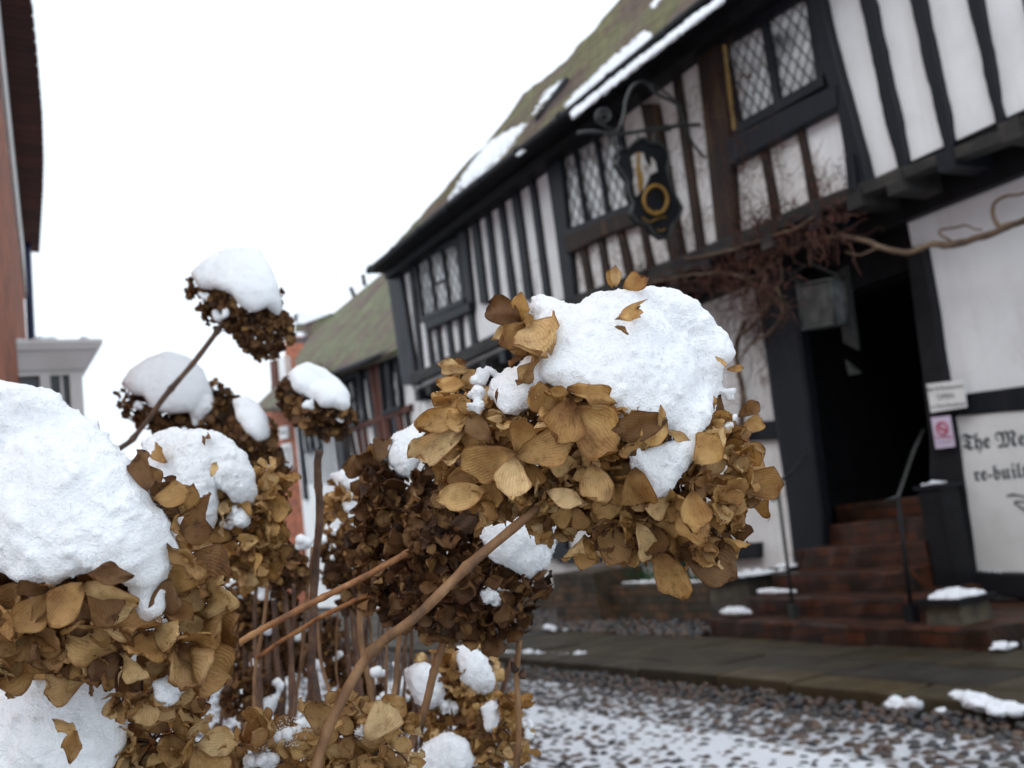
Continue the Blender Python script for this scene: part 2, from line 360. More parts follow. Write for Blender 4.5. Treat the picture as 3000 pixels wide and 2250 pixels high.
def window(quad, lights, plane, parent, bar=.05, mull=.05, proud=.05, mat=None, sp=.12, transom=None, lattice=True, pane=None):
    """quad: photo points tl, tr, br, bl of the outer frame"""
    tl, tr, br, bl = [hx(p, plane) for p in quad]
    W_ = np.linalg.norm(tr - tl); H_ = np.linalg.norm(bl - tl)
    def q(u, v, dx=0.0):          # metres from top-left
        a, b = u / W_, v / H_
        p = (tl * (1 - a) + tr * a) * (1 - b) + (bl * (1 - a) + br * a) * b
        return p + np.array([dx, 0, 0])
    mb = MB()
    def bar_(u0, v0, u1, v1, pr=proud): mb.prism([q(u0, v0, -pr), q(u1, v0, -pr), q(u1, v1, -pr), q(u0, v1, -pr)], (pr + .03, 0, 0))
    bar_(0, 0, W_, bar); bar_(0, H_ - bar, W_, H_, proud + .02); bar_(0, bar, bar, H_ - bar); bar_(W_ - bar, bar, W_, H_ - bar)
    lw = (W_ - 2 * bar - mull * (lights - 1)) / lights
    for i in range(1, lights):
        u = bar + i * lw + (i - 1) * mull; bar_(u, bar, u + mull, H_ - bar, proud - .005)
    if transom: bar_(bar + (lw + mull) * transom[0], H_ * transom[1], bar + (lw + mull) * transom[0] + lw, H_ * transom[1] + .025, proud - .02)
    fr = mb.build('window', mat or M['timber'], parent)
    for i in range(lights):
        u = bar + i * (lw + mull)
        pb = MB(); pb.prism([q(u, bar, -.012 - .004 * (i % 2)), q(u + lw, bar, -.012), q(u + lw, H_ - bar, -.012 + .006 * (i % 2)), q(u, H_ - bar, -.012)], (.006, 0, 0))
        pb.build('pane', pane or M['glass'], fr)
        if lattice:
            lb = MB(); h_ = H_ - 2 * bar
            for ang in (radians(58), radians(-58)):
                for a, b in lines_in_rect(lw, h_, sp, ang):
                    lb.tube([q(u + a[0], bar + a[1], -.019), q(u + b[0], bar + b[1], -.019)], .0045, 4)
            lb.build('lattice', M['iron'], fr)
    return fr
def sheet_poly(name, pts, off, mat, parent=None):
    mb = MB(); mb.prism(pts, off); return mb.build(name, mat, parent)

def text_obj(name, body, size, origin, right, up, mat, parent, ext=.001, shear=0.0, align='LEFT', sx=1.0):
    cu = bpy.data.curves.new(name, 'FONT'); cu.body = body; cu.size = size; cu.extrude = ext; cu.align_x = align; cu.shear = shear; cu.resolution_u = 3
    tmp = bpy.data.objects.new(name, cu); COL.objects.link(tmp)
    dg = bpy.context.evaluated_depsgraph_get(); me = bpy.data.meshes.new_from_object(tmp.evaluated_get(dg))
    bpy.data.objects.remove(tmp)
    r = Vector(right).normalized(); u = Vector(up).normalized(); n = r.cross(u)
    mtx = Matrix.Identity(4)
    for i in range(3): mtx[i][0], mtx[i][1], mtx[i][2], mtx[i][3] = r[i] * sx, u[i], n[i], origin[i]
    me.transform(mtx); me.materials.clear(); me.materials.append(mat)
    o = bpy.data.objects.new(name, me); COL.objects.link(o)
    o.parent = parent; o.matrix_parent_inverse = parent.matrix_world.inverted(); return o

# ------------------------------------------------------------------ rounded masses (snow): union of balls, remeshed and roughened
_ico = {}
def ico(sub):
    if sub not in _ico:
        bm = bmesh.new(); bmesh.ops.create_icosphere(bm, subdivisions=sub, radius=1)
        _ico[sub] = (np.array([v.co[:] for v in bm.verts]), np.array([[v.index for v in f.verts] for f in bm.faces])); bm.free()
    return _ico[sub]
def mesh_np(name, V, Fc, mats, smooth=True, uv=None):
    me = bpy.data.meshes.new(name); k = Fc.shape[1]
    me.vertices.add(len(V)); me.vertices.foreach_set('co', V.astype(np.float32).ravel())
    me.loops.add(Fc.size); me.loops.foreach_set('vertex_index', Fc.astype(np.int32).ravel())
    me.polygons.add(len(Fc)); me.polygons.foreach_set('loop_start', np.arange(0, Fc.size, k, dtype=np.int32))
    me.update(calc_edges=True)
    me.polygons.foreach_set('use_smooth', np.full(len(Fc), smooth))
    if uv is not None:
        l = me.uv_layers.new(name='UVMap'); l.data.foreach_set('uv', uv[Fc.ravel()].astype(np.float32).ravel())
    for m_ in (mats if isinstance(mats, (list, tuple)) else [mats]): me.materials.append(m_)
    return me
def link(name, me, parent=None):
    o = bpy.data.objects.new(name, me); COL.objects.link(o)
    if parent is not None: o.parent = parent; o.matrix_parent_inverse = parent.matrix_world.inverted()
    return o
def blob(name, balls, voxel, parent, mat, amp=.0, ascale=40, fine=.0, fscale=300, smooth_it=2, sq=None):
    """balls: (x, y, z, r)"""
    V0, F_ = ico(2); B = np.array(balls)
    V = (V0[None] * B[:, None, 3:4] * (1 if sq is None else np.array(sq)) + B[:, None, :3]).reshape(-1, 3)
    Fc = (F_[None] + (np.arange(len(B)) * len(V0))[:, None, None]).reshape(-1, 3)
    me = mesh_np(name, V, Fc, mat); o = link(name, me, parent)
    md = o.modifiers.new('r', 'REMESH'); md.mode = 'VOXEL'; md.voxel_size = voxel; md.use_smooth_shade = True
    if smooth_it:
        ms = o.modifiers.new('s', 'SMOOTH'); ms.iterations = smooth_it; ms.factor = .5
    dg = bpy.context.evaluated_depsgraph_get(); me2 = bpy.data.meshes.new_from_object(o.evaluated_get(dg))
    o.modifiers.clear(); o.data = me2; bpy.data.meshes.remove(me)
    n = len(me2.vertices)
    if n and (amp or fine):
        co = np.empty(n * 3, np.float32); me2.vertices.foreach_get('co', co); co = co.reshape(-1, 3)
        no = np.empty(n * 3, np.float32); me2.vertices.foreach_get('normal', no); no = no.reshape(-1, 3)
        d = np.zeros(n)
        for i in range(n):
            p = Vector(co[i])
            if amp: d[i] += amp * mnoise.noise(p * ascale) + amp * .45 * mnoise.noise(p * ascale * 2.7)
            if fine: d[i] += fine * mnoise.noise(p * fscale)
        co = co + no * d[:, None]; me2.vertices.foreach_set('co', co.astype(np.float32).ravel()); me2.update()
    me2.polygons.foreach_set('use_smooth', np.ones(len(me2.polygons), bool))
    if not me2.materials: me2.materials.append(mat)
    return o
def in_poly(x, y, poly):
    ins = False; n = len(poly); j = n - 1
    for i in range(n):
        xi, yi = poly[i]; xj, yj = poly[j]
        if (yi > y) != (yj > y) and x < (xj - xi) * (y - yi) / (yj - yi) + xi: ins = not ins
        j = i
    return ins
def poly_dist(x, y, poly):
    p = np.array([x, y]); best = 1e9
    for i in range(len(poly)):
        a = np.array(poly[i], float); b = np.array(poly[(i + 1) % len(poly)], float); ab = b - a
        t = np.clip(np.dot(p - a, ab) / max(np.dot(ab, ab), 1e-9), 0, 1); best = min(best, np.linalg.norm(p - a - ab * t))
    return best

# ================================================================== SETTING
g = MB(); g.add([(-150, -150, -.16), (150, -150, -.16), (150, 150, -.16), (-150, 150, -.16)], [(0, 1, 2, 3)])
tag(g.build('ground', M['snow_far']), kind='structure')

# --- cobbled road: a bed with rounded stones set in it
def bed_mat():
    mt = noisy('road_bed', [(.3, (.05, .048, .045)), (.7, (.12, .115, .11))], 8, .5, .4, .01); return mt
def pebble_mat():
    mt, t, b = newmat('pebble', rough=.35, spec=.5)
    geo = N(t, 'ShaderNodeNewGeometry')
    c = ramp(t, geo.outputs['Random Per Island'], [(0, (.028, .030, .036)), (.2, (.06, .062, .065)), (.38, (.045, .038, .034)), (.55, (.09, .065, .05)), (.72, (.14, .08, .05)), (.86, (.10, .085, .07)), (1, (.08, .038, .026))])
    t.links.new(mixc(t, .5, c, ramp(t, noise_(t, coords(t), 40, 4), [(.3, (.5, .5, .5)), (.7, (1.2, 1.2, 1.2))]), 'MULTIPLY'), b.inputs['Base Color'])
    bump(t, b, noise_(t, coords(t), 90, 3), .2, .003); return mt
M['bed'] = bed_mat(); M['pebble'] = pebble_mat()
def kerb_x(y): return 4.06 + .05 * mnoise.noise(Vector((y * .7, 3, 0))) + .02 * mnoise.noise(Vector((y * 3, 8, 0)))
def pebbles(cx, cy, cz, a, b, c, ang, tilt):
    V0, F_ = ico(2); n = len(cx)
    V = V0[None] * np.stack([a, b, c], 1)[:, None]
    # flatten roughness
    V = V * (1 + .07 * np.sin(V0[None, :, 0:1] * 3 + ang[:, None, None] * 7))
    ca, sa = np.cos(ang)[:, None], np.sin(ang)[:, None]
    x = V[..., 0] * ca - V[..., 1] * sa; y = V[..., 0] * sa + V[..., 1] * ca; z = V[..., 2] + x * tilt[:, None]
    V = np.stack([x + cx[:, None], y + cy[:, None], z + cz[:, None]], -1).reshape(-1, 3)
    Fc = (F_[None] + (np.arange(n) * len(V0))[:, None, None]).reshape(-1, 3); return V, Fc
def scatter(x0, x1, y0, y1, dx, dy, jit=.35):
    xs = np.arange(x0, x1, dx); ys = np.arange(y0, y1, dy); X_, Y_ = np.meshgrid(xs, ys, indexing='ij')
    X_ = X_ + rng.uniform(-jit, jit, X_.shape) * dx; Y_ = Y_ + (np.arange(len(xs)) % 2)[:, None] * dy * .5 + rng.uniform(-jit, jit, X_.shape) * dy
    return X_.ravel(), Y_.ravel()
px_, py_ = scatter(.6, 3.98, 2.0, 13.5, .062, .086)
kx = np.array([kerb_x(y) for y in py_]); k_ = px_ < kx - .17; px_, py_ = px_[k_], py_[k_]; n = len(px_)
Vp, Fp = pebbles(px_, py_, rng.uniform(-.115, -.102, n), rng.uniform(.024, .040, n), rng.uniform(.013, .022, n), rng.uniform(.013, .023, n), pi / 2 + rng.normal(0, .35, n) + .5, rng.normal(0, .12, n))
# tight strip of stones along the kerb
qx, qy = scatter(3.6, 4.2, 2.0, 14, .046, .062)
kx = np.array([kerb_x(y) for y in qy]); k_ = (qx < kx - .02) & (qx > kx - .22); qx, qy = qx[k_], qy[k_]; n = len(qx)
Vq, Fq = pebbles(qx, qy, rng.uniform(-.112, -.10, n) + .048 * np.clip(1 - (np.array([kerb_x(y) for y in qy]) - qx) / .24, 0, 1), rng.uniform(.020, .034, n), rng.uniform(.016, .026, n), rng.uniform(.016, .026, n), rng.uniform(0, pi, n), rng.normal(0, .2, n))
V = np.concatenate([[(-2.5, -1, -.112), (4.3, -1, -.112), (4.3, 60, -.112), (-2.5, 60, -.112)], Vp, Vq])
Ft = np.concatenate([[[0, 1, 2], [0, 2, 3]], Fp + 4, Fq + 4 + len(Vp)])
me = mesh_np('cobbled_road', V, Ft, [M['bed'], M['pebble']])
mi = np.ones(len(Ft), np.int32); mi[:2] = 0; me.polygons.foreach_set('material_index', mi)
tag(link('cobbled_road', me), kind='structure')

# --- snow lying between the cobbles, thicker along one band
band = [hz(C5(600, 1190), -.09), hz(C5(780, 1230), -.09), hz(C5(1550, 1330), -.09), hz(C4(460, 1450), -.09), hz(C4(1000, 1540), -.09), hz(C4(1480, 1650), -.09), hz(C4(2000, 1800), -.09)]
bx = np.array([p[0] for p in band]); by = np.array([p[1] for p in band]); o_ = np.argsort(by)
def band_x(y): return np.interp(y, by[o_], bx[o_])
xs = np.arange(.5, 4.1, .022); ys = np.arange(1.9, 14.5, .03)
X_, Y_ = np.meshgrid(xs, ys, indexing='ij')
Zs = np.empty_like(X_); Cv = np.empty_like(X_)
for i in range(len(xs)):
    for j in range(len(ys)):
        x, y = xs[i], ys[j]; d = band_x(y) - x + .05 * mnoise.noise(Vector((x * 5, y * 5, 0)))
        c = .50 if d < 0 else (1.0 if d < .26 else .78)
        if 0 <= d < .05: c = .50 + .50 * d / .05
        if .26 <= d < .5: c = 1 - .22 * (d - .26) / .24
        c += .22 * mnoise.noise(Vector((x * 2.2, y * 1.6, 5))) + .15 * mnoise.noise(Vector((x * 9, y * 7, 3)))
        kd = kerb_x(y) - x
        if kd < .14: c -= .3
        Cv[i, j] = c
        Zs[i, j] = -.111 + .010 * min(max(c, -.3), 1.1) + (.0135 * max(c - .6, 0)) + .006 * mnoise.noise(Vector((x * 14, y * 12, 1)))
V = np.stack([X_, Y_, Zs], -1).reshape(-1, 3); ni, nj = X_.shape
idx = (np.arange(ni - 1)[:, None] * nj + np.arange(nj - 1)[None]).ravel()
Ft = np.stack([idx, idx + nj, idx + nj + 1, idx + 1], 1)
def slush_mat():
    mt, t, b = newmat('street_snow', rough=.5, spec=.4)
    at = N(t, 'ShaderNodeAttribute'); at.attribute_name = 'cover'
    f = noise_(t, coords(t), 18, 5)
    a = N(t, 'ShaderNodeMath', operation='MULTIPLY_ADD'); t.links.new(f, a.inputs[0]); a.inputs[1].default_value = .5; t.links.new(at.outputs['Fac'], a.inputs[2])
    t.links.new(ramp(t, a.outputs[0], [(.25, (.07, .065, .06)), (.45, (.24, .235, .235)), (.68, (.46, .465, .48)), (.9, (.74, .76, .80)), (1, (.87, .89, .93))]), b.inputs['Base Color'])
    bump(t, b, noise_(t, coords(t), 60, 4), .5, .008); return mt
M['slush'] = slush_mat()
me = mesh_np('snow', V, Ft, M['slush']); a = me.attributes.new('cover', 'FLOAT', 'POINT'); a.data.foreach_set('value', Cv.ravel().astype(np.float32))
tag(link('snow', me), 'thin wet snow lying between the cobbles with a whiter band across', 'snow', kind='stuff')

# --- pavement of wet flagstones, kerb stones on the street side
def flag_mat():
    mt, t, b = newmat('flagstone', rough=.35, spec=.35)
    geo = N(t, 'ShaderNodeNewGeometry'); v = coords(t)
    c = ramp(t, geo.outputs['Random Per Island'], [(0, (.034, .027, .018)), (.4, (.056, .044, .024)), (.7, (.034, .030, .025)), (1, (.078, .058, .030))])
    f = noise_(t, v, 3.5, 7, .65)
    t.links.new(mixc(t, .8, c, ramp(t, f, [(.3, (.45, .45, .45)), (.6, (1.2, 1.15, 1.0)), (.75, (2.0, 1.9, 1.5))]), 'MULTIPLY'), b.inputs['Base Color'])
    t.links.new(ramp(t, noise_(t, v, 2.5, 4), [(.35, (.42, .42, .42)), (.65, (.75, .75, .75))]), b.inputs['Roughness'])
    bump(t, b, noise_(t, v, 12, 6), .35, .01); return mt
M['flag'] = flag_mat()
mb = MB()
def slab(mb, c4, z0, z1, g_=.006, mi=0):
    c = np.mean(c4, axis=0); c4 = [np.array(p) + (c - np.array(p)) / np.linalg.norm(c - np.array(p)) * g_ * 1.4 for p in c4]
    top = [(*(np.array(p) + (c - np.array(p)) * .015), z1) for p in c4]; mid = [(*p, z1 - .008) for p in c4]; bot = [(*p, z0) for p in c4]
    mb.add(top + mid + bot, [(0, 1, 2, 3)] + [(i, i + 4, (i + 1) % 4 + 4, (i + 1) % 4) for i in range(4)] + [(i + 4, i + 8, (i + 1) % 4 + 8, (i + 1) % 4 + 4) for i in range(4)], mi)
rows = [(0, .30, .75), (.30, .74, .85), (.74, 1.28, .7)]
for ri, (a0, a1, ln) in enumerate(rows):
    y = 1.2 + ri * .37
    while y < 15:
        L_ = ln * random.uniform(.75, 1.3); y1 = y + L_
        sk = random.uniform(-.02, .02)
        slab(mb, [(kerb_x(y) + a0, y), (kerb_x(y) + a1, y + sk), (kerb_x(y1) + a1, y1 + sk), (kerb_x(y1) + a0, y1)], -.14, random.uniform(-.010, .005), .009)
        y = y1
mb.box((4.16, .8, -.15), (6.5, 40, -.03))
tag(mb.build('pavement', M['flag']), kind='structure')
# stones set on edge between the flags and the house walls
qx, qy = scatter(5.3, 6.3, 2.6, 13, .07, .085)
k_ = ((qy > 6.95) | (qy < 4.15)) & (qx > 5.34); qx, qy = qx[k_], qy[k_]; n = len(qx)
Vq, Fq = pebbles(qx, qy, -.015 + (qx - 5.3) * .05 + rng.uniform(-.01, .01, n), rng.uniform(.03, .05, n), rng.uniform(.025, .04, n), rng.uniform(.02, .04, n), rng.uniform(0, pi, n), rng.normal(0, .2, n))
me = mesh_np('cobbled_margin', Vq, Fq, M['pebble']); tag(link('cobbled_margin', me), kind='structure')

# --- lumps of pushed snow along the kerb and on the margin
lumps = []
def lump_px(c, pts, z, r, sp=.06):
    for i in range(len(pts) - 1):
        a, b = hz(c(*pts[i]), z), hz(c(*pts[i + 1]), z); n = max(1, int(np.linalg.norm(b - a) / sp))
        for k in range(n):
            p = a + (b - a) * k / n + rng.normal(0, .012, 3); rr = r * random.uniform(.5, 1.2)
            lumps.append((p[0], p[1], z + rr * .1, rr))
lump_px(C5, [(640, 925), (1000, 940), (1180, 930)], -.03, .055, .05)
lump_px(C5, [(1200, 990), (1420, 1000), (1850, 1040)], -.08, .03, .07)
lump_px(C4, [(1380, 1250), (1560, 1260)], -.05, .05, .04)
lump_px(C4, [(1700, 1280), (1820, 1285)], -.05, .03, .05)
lump_px(C4, [(1790, 1190), (1950, 1250), (2100, 1290), (2212, 1280)], -.02, .055, .035)
lump_px(C4, [(1850, 1230), (2060, 1290)], -.02, .05, .035)
lump_px(C4, [(2010, 890), (2150, 865), (2212, 860)], .03, .04, .04)
lump_px(C5, [(890, 750), (960, 770)], .03, .045, .06); lump_px(C5, [(1010, 765), (1130, 745)], .03, .03, .1)
lump_px(C4, [(0, 1040), (230, 1050)], -.07, .025, .08)
lump_px(C4, [(350, 1075), (420, 1080)], -.07, .03, .06)
o = blob('snow_lumps', lumps, .008, None, M['snow_far'], .022, 17, .006, 60, 1, sq=(1, 1, .5))
o.name = 'snow'; tag(o, 'small lumps of snow pushed up along the kerb stones', 'snow', kind='stuff')

# ================================================================== THE TIMBER-FRAMED INN
UP, LO = 6.0, 6.4
inn = empty('timber_framed_inn', 'long black and white timber-framed inn with mossy snow-streaked roof and dark doorway', 'building', loc=(6.2, 7.5, 0))
T, TB = M['timber'], M['timber_brown']
mb = MB(); mb.box((UP, 1.5, 3.22), (UP + .25, 13.60, 5.02)); up = mb.build('wall', M['plaster'], inn)
# vine-stained plaster zone of the upper wall sits 3 mm proud as its own render coat
mb = MB(); mb.prism([(UP - .004, *hx(p, UP)[1:]) for p in (C1(1230, 860), C1(1900, 330), C2(760, 800), C2(1060, 1215), C2(370, 1500), C1(1210, 1620))], (.004, 0, 0))
mb.build('wall', M['plaster_stained'], inn)
# corner post and studs
stud(C8, (1875, 300), (1990, 1060), 88, 100, UP, .07, T, inn, 'post')
stud(C8, (1985, 240), (2060, 960), 24, 28, UP, .045, T, inn)
for t, b, a, c in (((98, 420), (128, 645), 22, 24), ((153, 400), (180, 620), 20, 22), ((215, 380), (243, 590), 24, 26), ((285, 350), (306, 575), 22, 22), ((350, 330), (378, 550), 30, 30)):
    stud(C6, t, b, a, c, UP, .045, T, inn)
for t, b, a, c in (((710, 1180), (765, 1640), 36, 40), ((778, 1120), (838, 1640), 26, 30), ((848, 1060), (925, 1640), 28, 34), ((925, 1000), (1008, 1620), 40, 42), ((1015, 930), (1108, 1620), 30, 34)):
    stud(C1, t, b, a, c, UP, .045, T, inn)
stud(C1, (640, 1230), (690, 1650), 50, 36, UP, .06, T, inn, 'post')
stud(C1, (1140, 860), (1235, 1650), 84, 62, UP, .07, T, inn, 'post')
for t, b, a, c in (((1290, 1300), (1342, 1600), 34, 38), ((1388, 1250), (1438, 1570), 34, 38), ((1490, 1210), (1560, 1520), 40, 42), ((1612, 1180), (1672, 1480), 30, 34)):
    stud(C1, t, b, a, c, UP, .045, TB, inn)
stud(C1, (1650, 560), (1808, 1420), 84, 76, UP, .07, TB, inn, 'post')
stud(C1, (1798, 400), (1935, 1370), 36, 42, UP, .05, TB, inn)
stud(C1, (1985, 240), (2075, 1300), 150, 110, UP, .08, TB, inn, 'post')
stud(C1, (2066, 240), (2118, 700), 22, 18, UP - .08, .008, M['yellow_wood'], inn, 'batten', label='yellow strip of bare wood on the brown post', back=0)
stud(C2, (505, 900), (598, 1430), 42, 52, UP, .05, TB, inn)
stud(C2, (742, 790), (845, 1330), 44, 50, UP, .05, TB, inn)
timber('post', [C2(795, -30), C2(895, 420), C2(1000, 720), C2(1075, 1240)], [C2(895, -30), C2(1000, 420), C2(1090, 740), C2(1215, 1200)], UP, .08, T, inn, seg=5)
timber('block', [C2(1045, 1000), C2(1065, 1230)], [C2(1100, 1000), C2(1120, 1230)], UP - .08, .03, T, inn)
for e in ([(1135, -30), (1230, 400), (1300, 740), (1390, 1100)], [(1460, -30), (1555, 400), (1630, 740), (1695, 1010)], [(1835, -30), (1935, 400), (1985, 640), (2035, 870)], [(2190, -30), (2280, 330), (2340, 540), (2400, 760)]):
    wd = [90, 88, 90, 62]
    if e[0][0] == 1835: wd = [84, 70, 62, 62]
    timber('stud', [C2(*p) for p in e], [C2(p[0] + q, p[1]) for p, q in zip(e, wd)], UP, .05, T, inn, seg=6, jit=.016)
for k in range(4):
    y = 3.45 - k * .42
    mb = MB(); mb.prism([(UP - .05, y - .12, 5.0), (UP - .05, y, 5.0), (UP - .05, y - .10, 3.1), (UP - .05, y - .22, 3.1)], (.07, 0, 0)); mb.build('stud', T, inn)
# sills and rails under windows
beam('sill', [C6(84, 385), C6(345, 270)], [C6(92, 440), C6(352, 325)], UP, .10, T, inn)
beam('sill', [C1(1195, 1275), C1(1400, 1195), C1(1640, 1105)], [C1(1215, 1375), C1(1420, 1275), C1(1650, 1190)], UP, .09, TB, inn)
beam('sill', [C2(285, 895), C2(640, 720), C2(990, 540)], [C2(300, 1085), C2(640, 890), C2(1000, 695)], UP, .09, T, inn)
# windows
window([C6(38, 20), C6(300, -110), C6(352, 278), C6(90, 395)], 3, UP, inn, bar=.075, mull=.05, proud=.06, transom=(1, .50), sp=.13)
window([C1(1160, 850), C1(1520, 640), C1(1600, 1140), C1(1225, 1285)], 3, UP, inn, bar=.07, mull=.05, proud=.06, sp=.12)
window([C2(255, 270), C2(870, -110), C2(960, 560), C2(375, 885)], 2, UP, inn, bar=.085, mull=.075, proud=.06, sp=.10)
# jetty beam, joist ends and fascia in its shade
beam('jetty_beam', [C8(1990, 985), C8(2100, 940), C1(1200, 1615), C1(1850, 1375), C2(370, 1500), C2(810, 1310), C2(1210, 1165), C2(1690, 980), C2(2110, 820), C2(2700, 590)],
     [C8(1995, 1060), C8(2105, 1015), C1(1215, 1700), C1(1860, 1470), C2(380, 1590), C2(830, 1400), C2(1230, 1240), C2(1700, 1060), C2(2120, 905), C2(2710, 675)], UP, .09, M['beam_grey'], inn, seg=5)
for k in range(26):
    y = 13.3 - k * .43 + random.uniform(-.04, .04)
    mb = MB(); mb.box((UP - .10 + random.uniform(-.02, .02), y - .07, 3.02 + random.uniform(-.015, .015)), (LO + .05, y + .07, 3.16)); mb.build('joist_end', M['beam_grey'] if k % 3 else T, inn)
mb = MB(); mb.box((LO - .10, 1.5, 2.93), (LO + .2, 13.55, 3.21)); mb.box((UP + .02, 1.5, 3.165), (LO, 13.55, 3.215)); mb.build('lintel_beam', M['black'], inn)
# lower wall, right of the doorway and left of it
DR, DL = 5.30, 6.62
mb = MB(); mb.box((LO, 1.5, .1), (LO + .25, DR - .22, 2.95)); mb.build('wall', M['plaster'], inn)
mb = MB(); mb.box((LO, DL + .1, .3), (LO + .25, 13.5, 2.95)); mb.build('wall', M['plaster_stained'], inn)
timber('door_post', [C3(1440, -60), C3(1530, 600), C3(1600, 1200), C4(1590, 0), C4(1625, 500)], [C3(1562, -60), C3(1700, 810), C3(1770, 1200), C3(1835, 1659), C4(1890, 400)], LO, .07, M['black'], inn, seg=4)
timber('door_post', [C3(395, -60), C3(510, 470), C3(590, 1060), C3(680, 1659), C4(715, 330)], [C3(700, -60), C3(760, 470), C3(830, 1060), C3(900, 1659), C4(920, 330)], LO, .07, T, inn, seg=4)
mb = MB(); mb.box((LO, DR - .26, 0), (LO + .02, DR, .98)); mb.build('plinth', M['black'], inn)
beam('rail', [C3(1700, 915), C3(2212, 848), C3(2900, 760)], [C3(1730, 1035), C3(2212, 1003), C3(2900, 950)], LO, .05, T, inn)
beam('rail', [C3(-700, 1170), C3(300, 1090), C3(590, 1062)], [C3(-700, 1290), C3(310, 1210), C3(605, 1185)], LO, .05, T, inn)
beam('sill_beam', [C4(1870, 385), C4(2212, 405), C4(2900, 445)], [C4(1880, 520), C4(2212, 570), C4(2900, 640)], LO, .12, M['black'], inn)
stud(C3, (560, -200), (560, -199), 2, 2, LO, .01, T, inn)
# plinth stones
mb = MB(); mb.box((LO - .06, 1.5, -.05), (LO + .2, DR - .3, .14)); mb.build('plinth', M['stone'], inn)
mb = MB(); mb.box((LO - .05, DL + .1, -.05), (LO + .2, 13.5, .30)); mb.build('plinth', M['brick_flint'], inn)
beam('sill_beam', [C5(700, 130), C5(1010, 240), C5(1240, 235), C4(480, 205)], [C5(700, 230), C5(1010, 330), C5(1240, 320), C4(480, 300)], LO, .08, T, inn, seg=5)
stud(C5, (940, -400), (990, 330), 60, 60, LO, .06, T, inn, 'post')
for k, yy in enumerate((8.4, 9.3, 11.6, 12.6)):
    mb = MB(); mb.box((LO - .05, yy - .07, .3), (LO + .02, yy + .07, 2.95)); mb.build('post', T, inn)
# black sheet over the far ground-floor wall, standing in for the shade there
mb = MB(); mb.box((LO - .05, 11.8, 1.2), (LO + .01, 13.45, 2.95)); mb.build('shade_panel', M['black'], inn)
# far gable wall of upper floor (returns to the back)
mb = MB(); mb.box((UP, 13.52, 3.2), (UP + 6.5, 13.64, 5.0)); mb.build('wall', M['plaster'], inn)
mb = MB(); mb.box((LO - .04, 13.42, 0), (UP + 6.5, 13.62, 3.19)); mb.build('wall', M['timber'], inn)
# passage behind the doorway
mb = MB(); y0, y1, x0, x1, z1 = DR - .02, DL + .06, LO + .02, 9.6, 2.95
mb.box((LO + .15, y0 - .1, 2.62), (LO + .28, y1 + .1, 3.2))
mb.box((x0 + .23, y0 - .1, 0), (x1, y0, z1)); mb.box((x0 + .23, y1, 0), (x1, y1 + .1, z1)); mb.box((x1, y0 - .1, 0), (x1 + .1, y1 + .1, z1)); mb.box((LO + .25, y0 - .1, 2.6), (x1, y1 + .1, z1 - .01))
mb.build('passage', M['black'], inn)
mb = MB(); mb.prism([(7.6, 5.36, .9), (7.6, 5.46, .9), (7.6, 5.46, 2.55), (7.6, 5.36, 2.55)], (.6, 0, 0)); mb.build('door', TB, inn)
mb = MB(); mb.prism([hx(p, 6.34) for p in (C3(985, 110), C3(1060, 60), C3(1135, 610), C3(1040, 560))], (.03, 0, 0)); mb.prism([hx(p, 6.34) for p in (C3(1050, 670), C3(1150, 760), C3(1075, 775))], (.03, 0, 0)); ob = mb.build('glazed_screen', M['iron'], inn)
# roof: hipped at the far end, seen from below
EX, EZ = 5.60, 5.06; PT = radians(50); nrm = np.array([-sin(PT), 0, cos(PT)])
def hroof(p, off=0.0):
    r = ray(*p); o = np.array([EX, 0, EZ]) + nrm * off; t = np.dot(o - CAM, nrm) / np.dot(r, nrm); return CAM + r * t
sky_pts = [C1(210, 1392), C1(420, 1180), C1(640, 965), C1(745, 805), C1(850, 680), C1(905, 610), C1(980, 512), C1(1080, 440), C1(1180, 355), C1(1280, 262), C1(1380, 165), C1(1460, 70), C1(1510, 0)]
sk = [hroof(p) for p in sky_pts]
ridge_z = max(p[2] for p in sk)
outer = [p for p in sk]
top = outer[-1]; outer.append(np.array([top[0], 0.5, top[2]]))
ee = [np.array([EX, .5, EZ]), np.array([EX, 13.75, EZ])]
poly = ee + outer
# surface as a grid between eave and skyline with slight sag and wobble
def sky_at(y):
    ys_ = [p[1] for p in outer]; zs_ = [p[2] for p in outer]
    o2 = np.argsort(ys_); return np.interp(y, np.array(ys_)[o2], np.array(zs_)[o2])
mb = MB(); ny, ns = 150, 26; vs = []; yy = np.linspace(.5, 13.75, ny)
def roof_pt(y, s, lift=0.0):
    zt = max(sky_at(y), EZ + .02); z = EZ + (zt - EZ) * s; x = EX + (z - EZ) / math.tan(PT)
    d = .05 * mnoise.noise(Vector((y * .9, z * 1.2, 0))) + .016 * mnoise.noise(Vector((y * 5, z * 7, 3)))
    ph = (s * (zt - EZ) / .10) % 1.0
    d += (.012 * (1 - ph)) + lift
    return np.array([x, y, z]) + nrm * d
for y in yy:
    for k in range(ns): vs.append(roof_pt(y, k / (ns - 1)))
fs = [(i * ns + k, i * ns + k + 1, (i + 1) * ns + k + 1, (i + 1) * ns + k) for i in range(ny - 1) for k in range(ns - 1)]
o0 = len(vs)
for y in yy:                                                    # the slope on the far side of the ridge
    a = roof_pt(y, 1); vs.append(a); vs.append(np.array([2 * max(top[0], 8.6) - EX + .4, y, EZ]))
fs += [(o0 + 2 * i, o0 + 2 * i + 1, o0 + 2 * i + 3, o0 + 2 * i + 2) for i in range(ny - 1)]
mb.add(vs, fs, 0, False); roof = mb.build('roof', M['roof_moss'], inn)
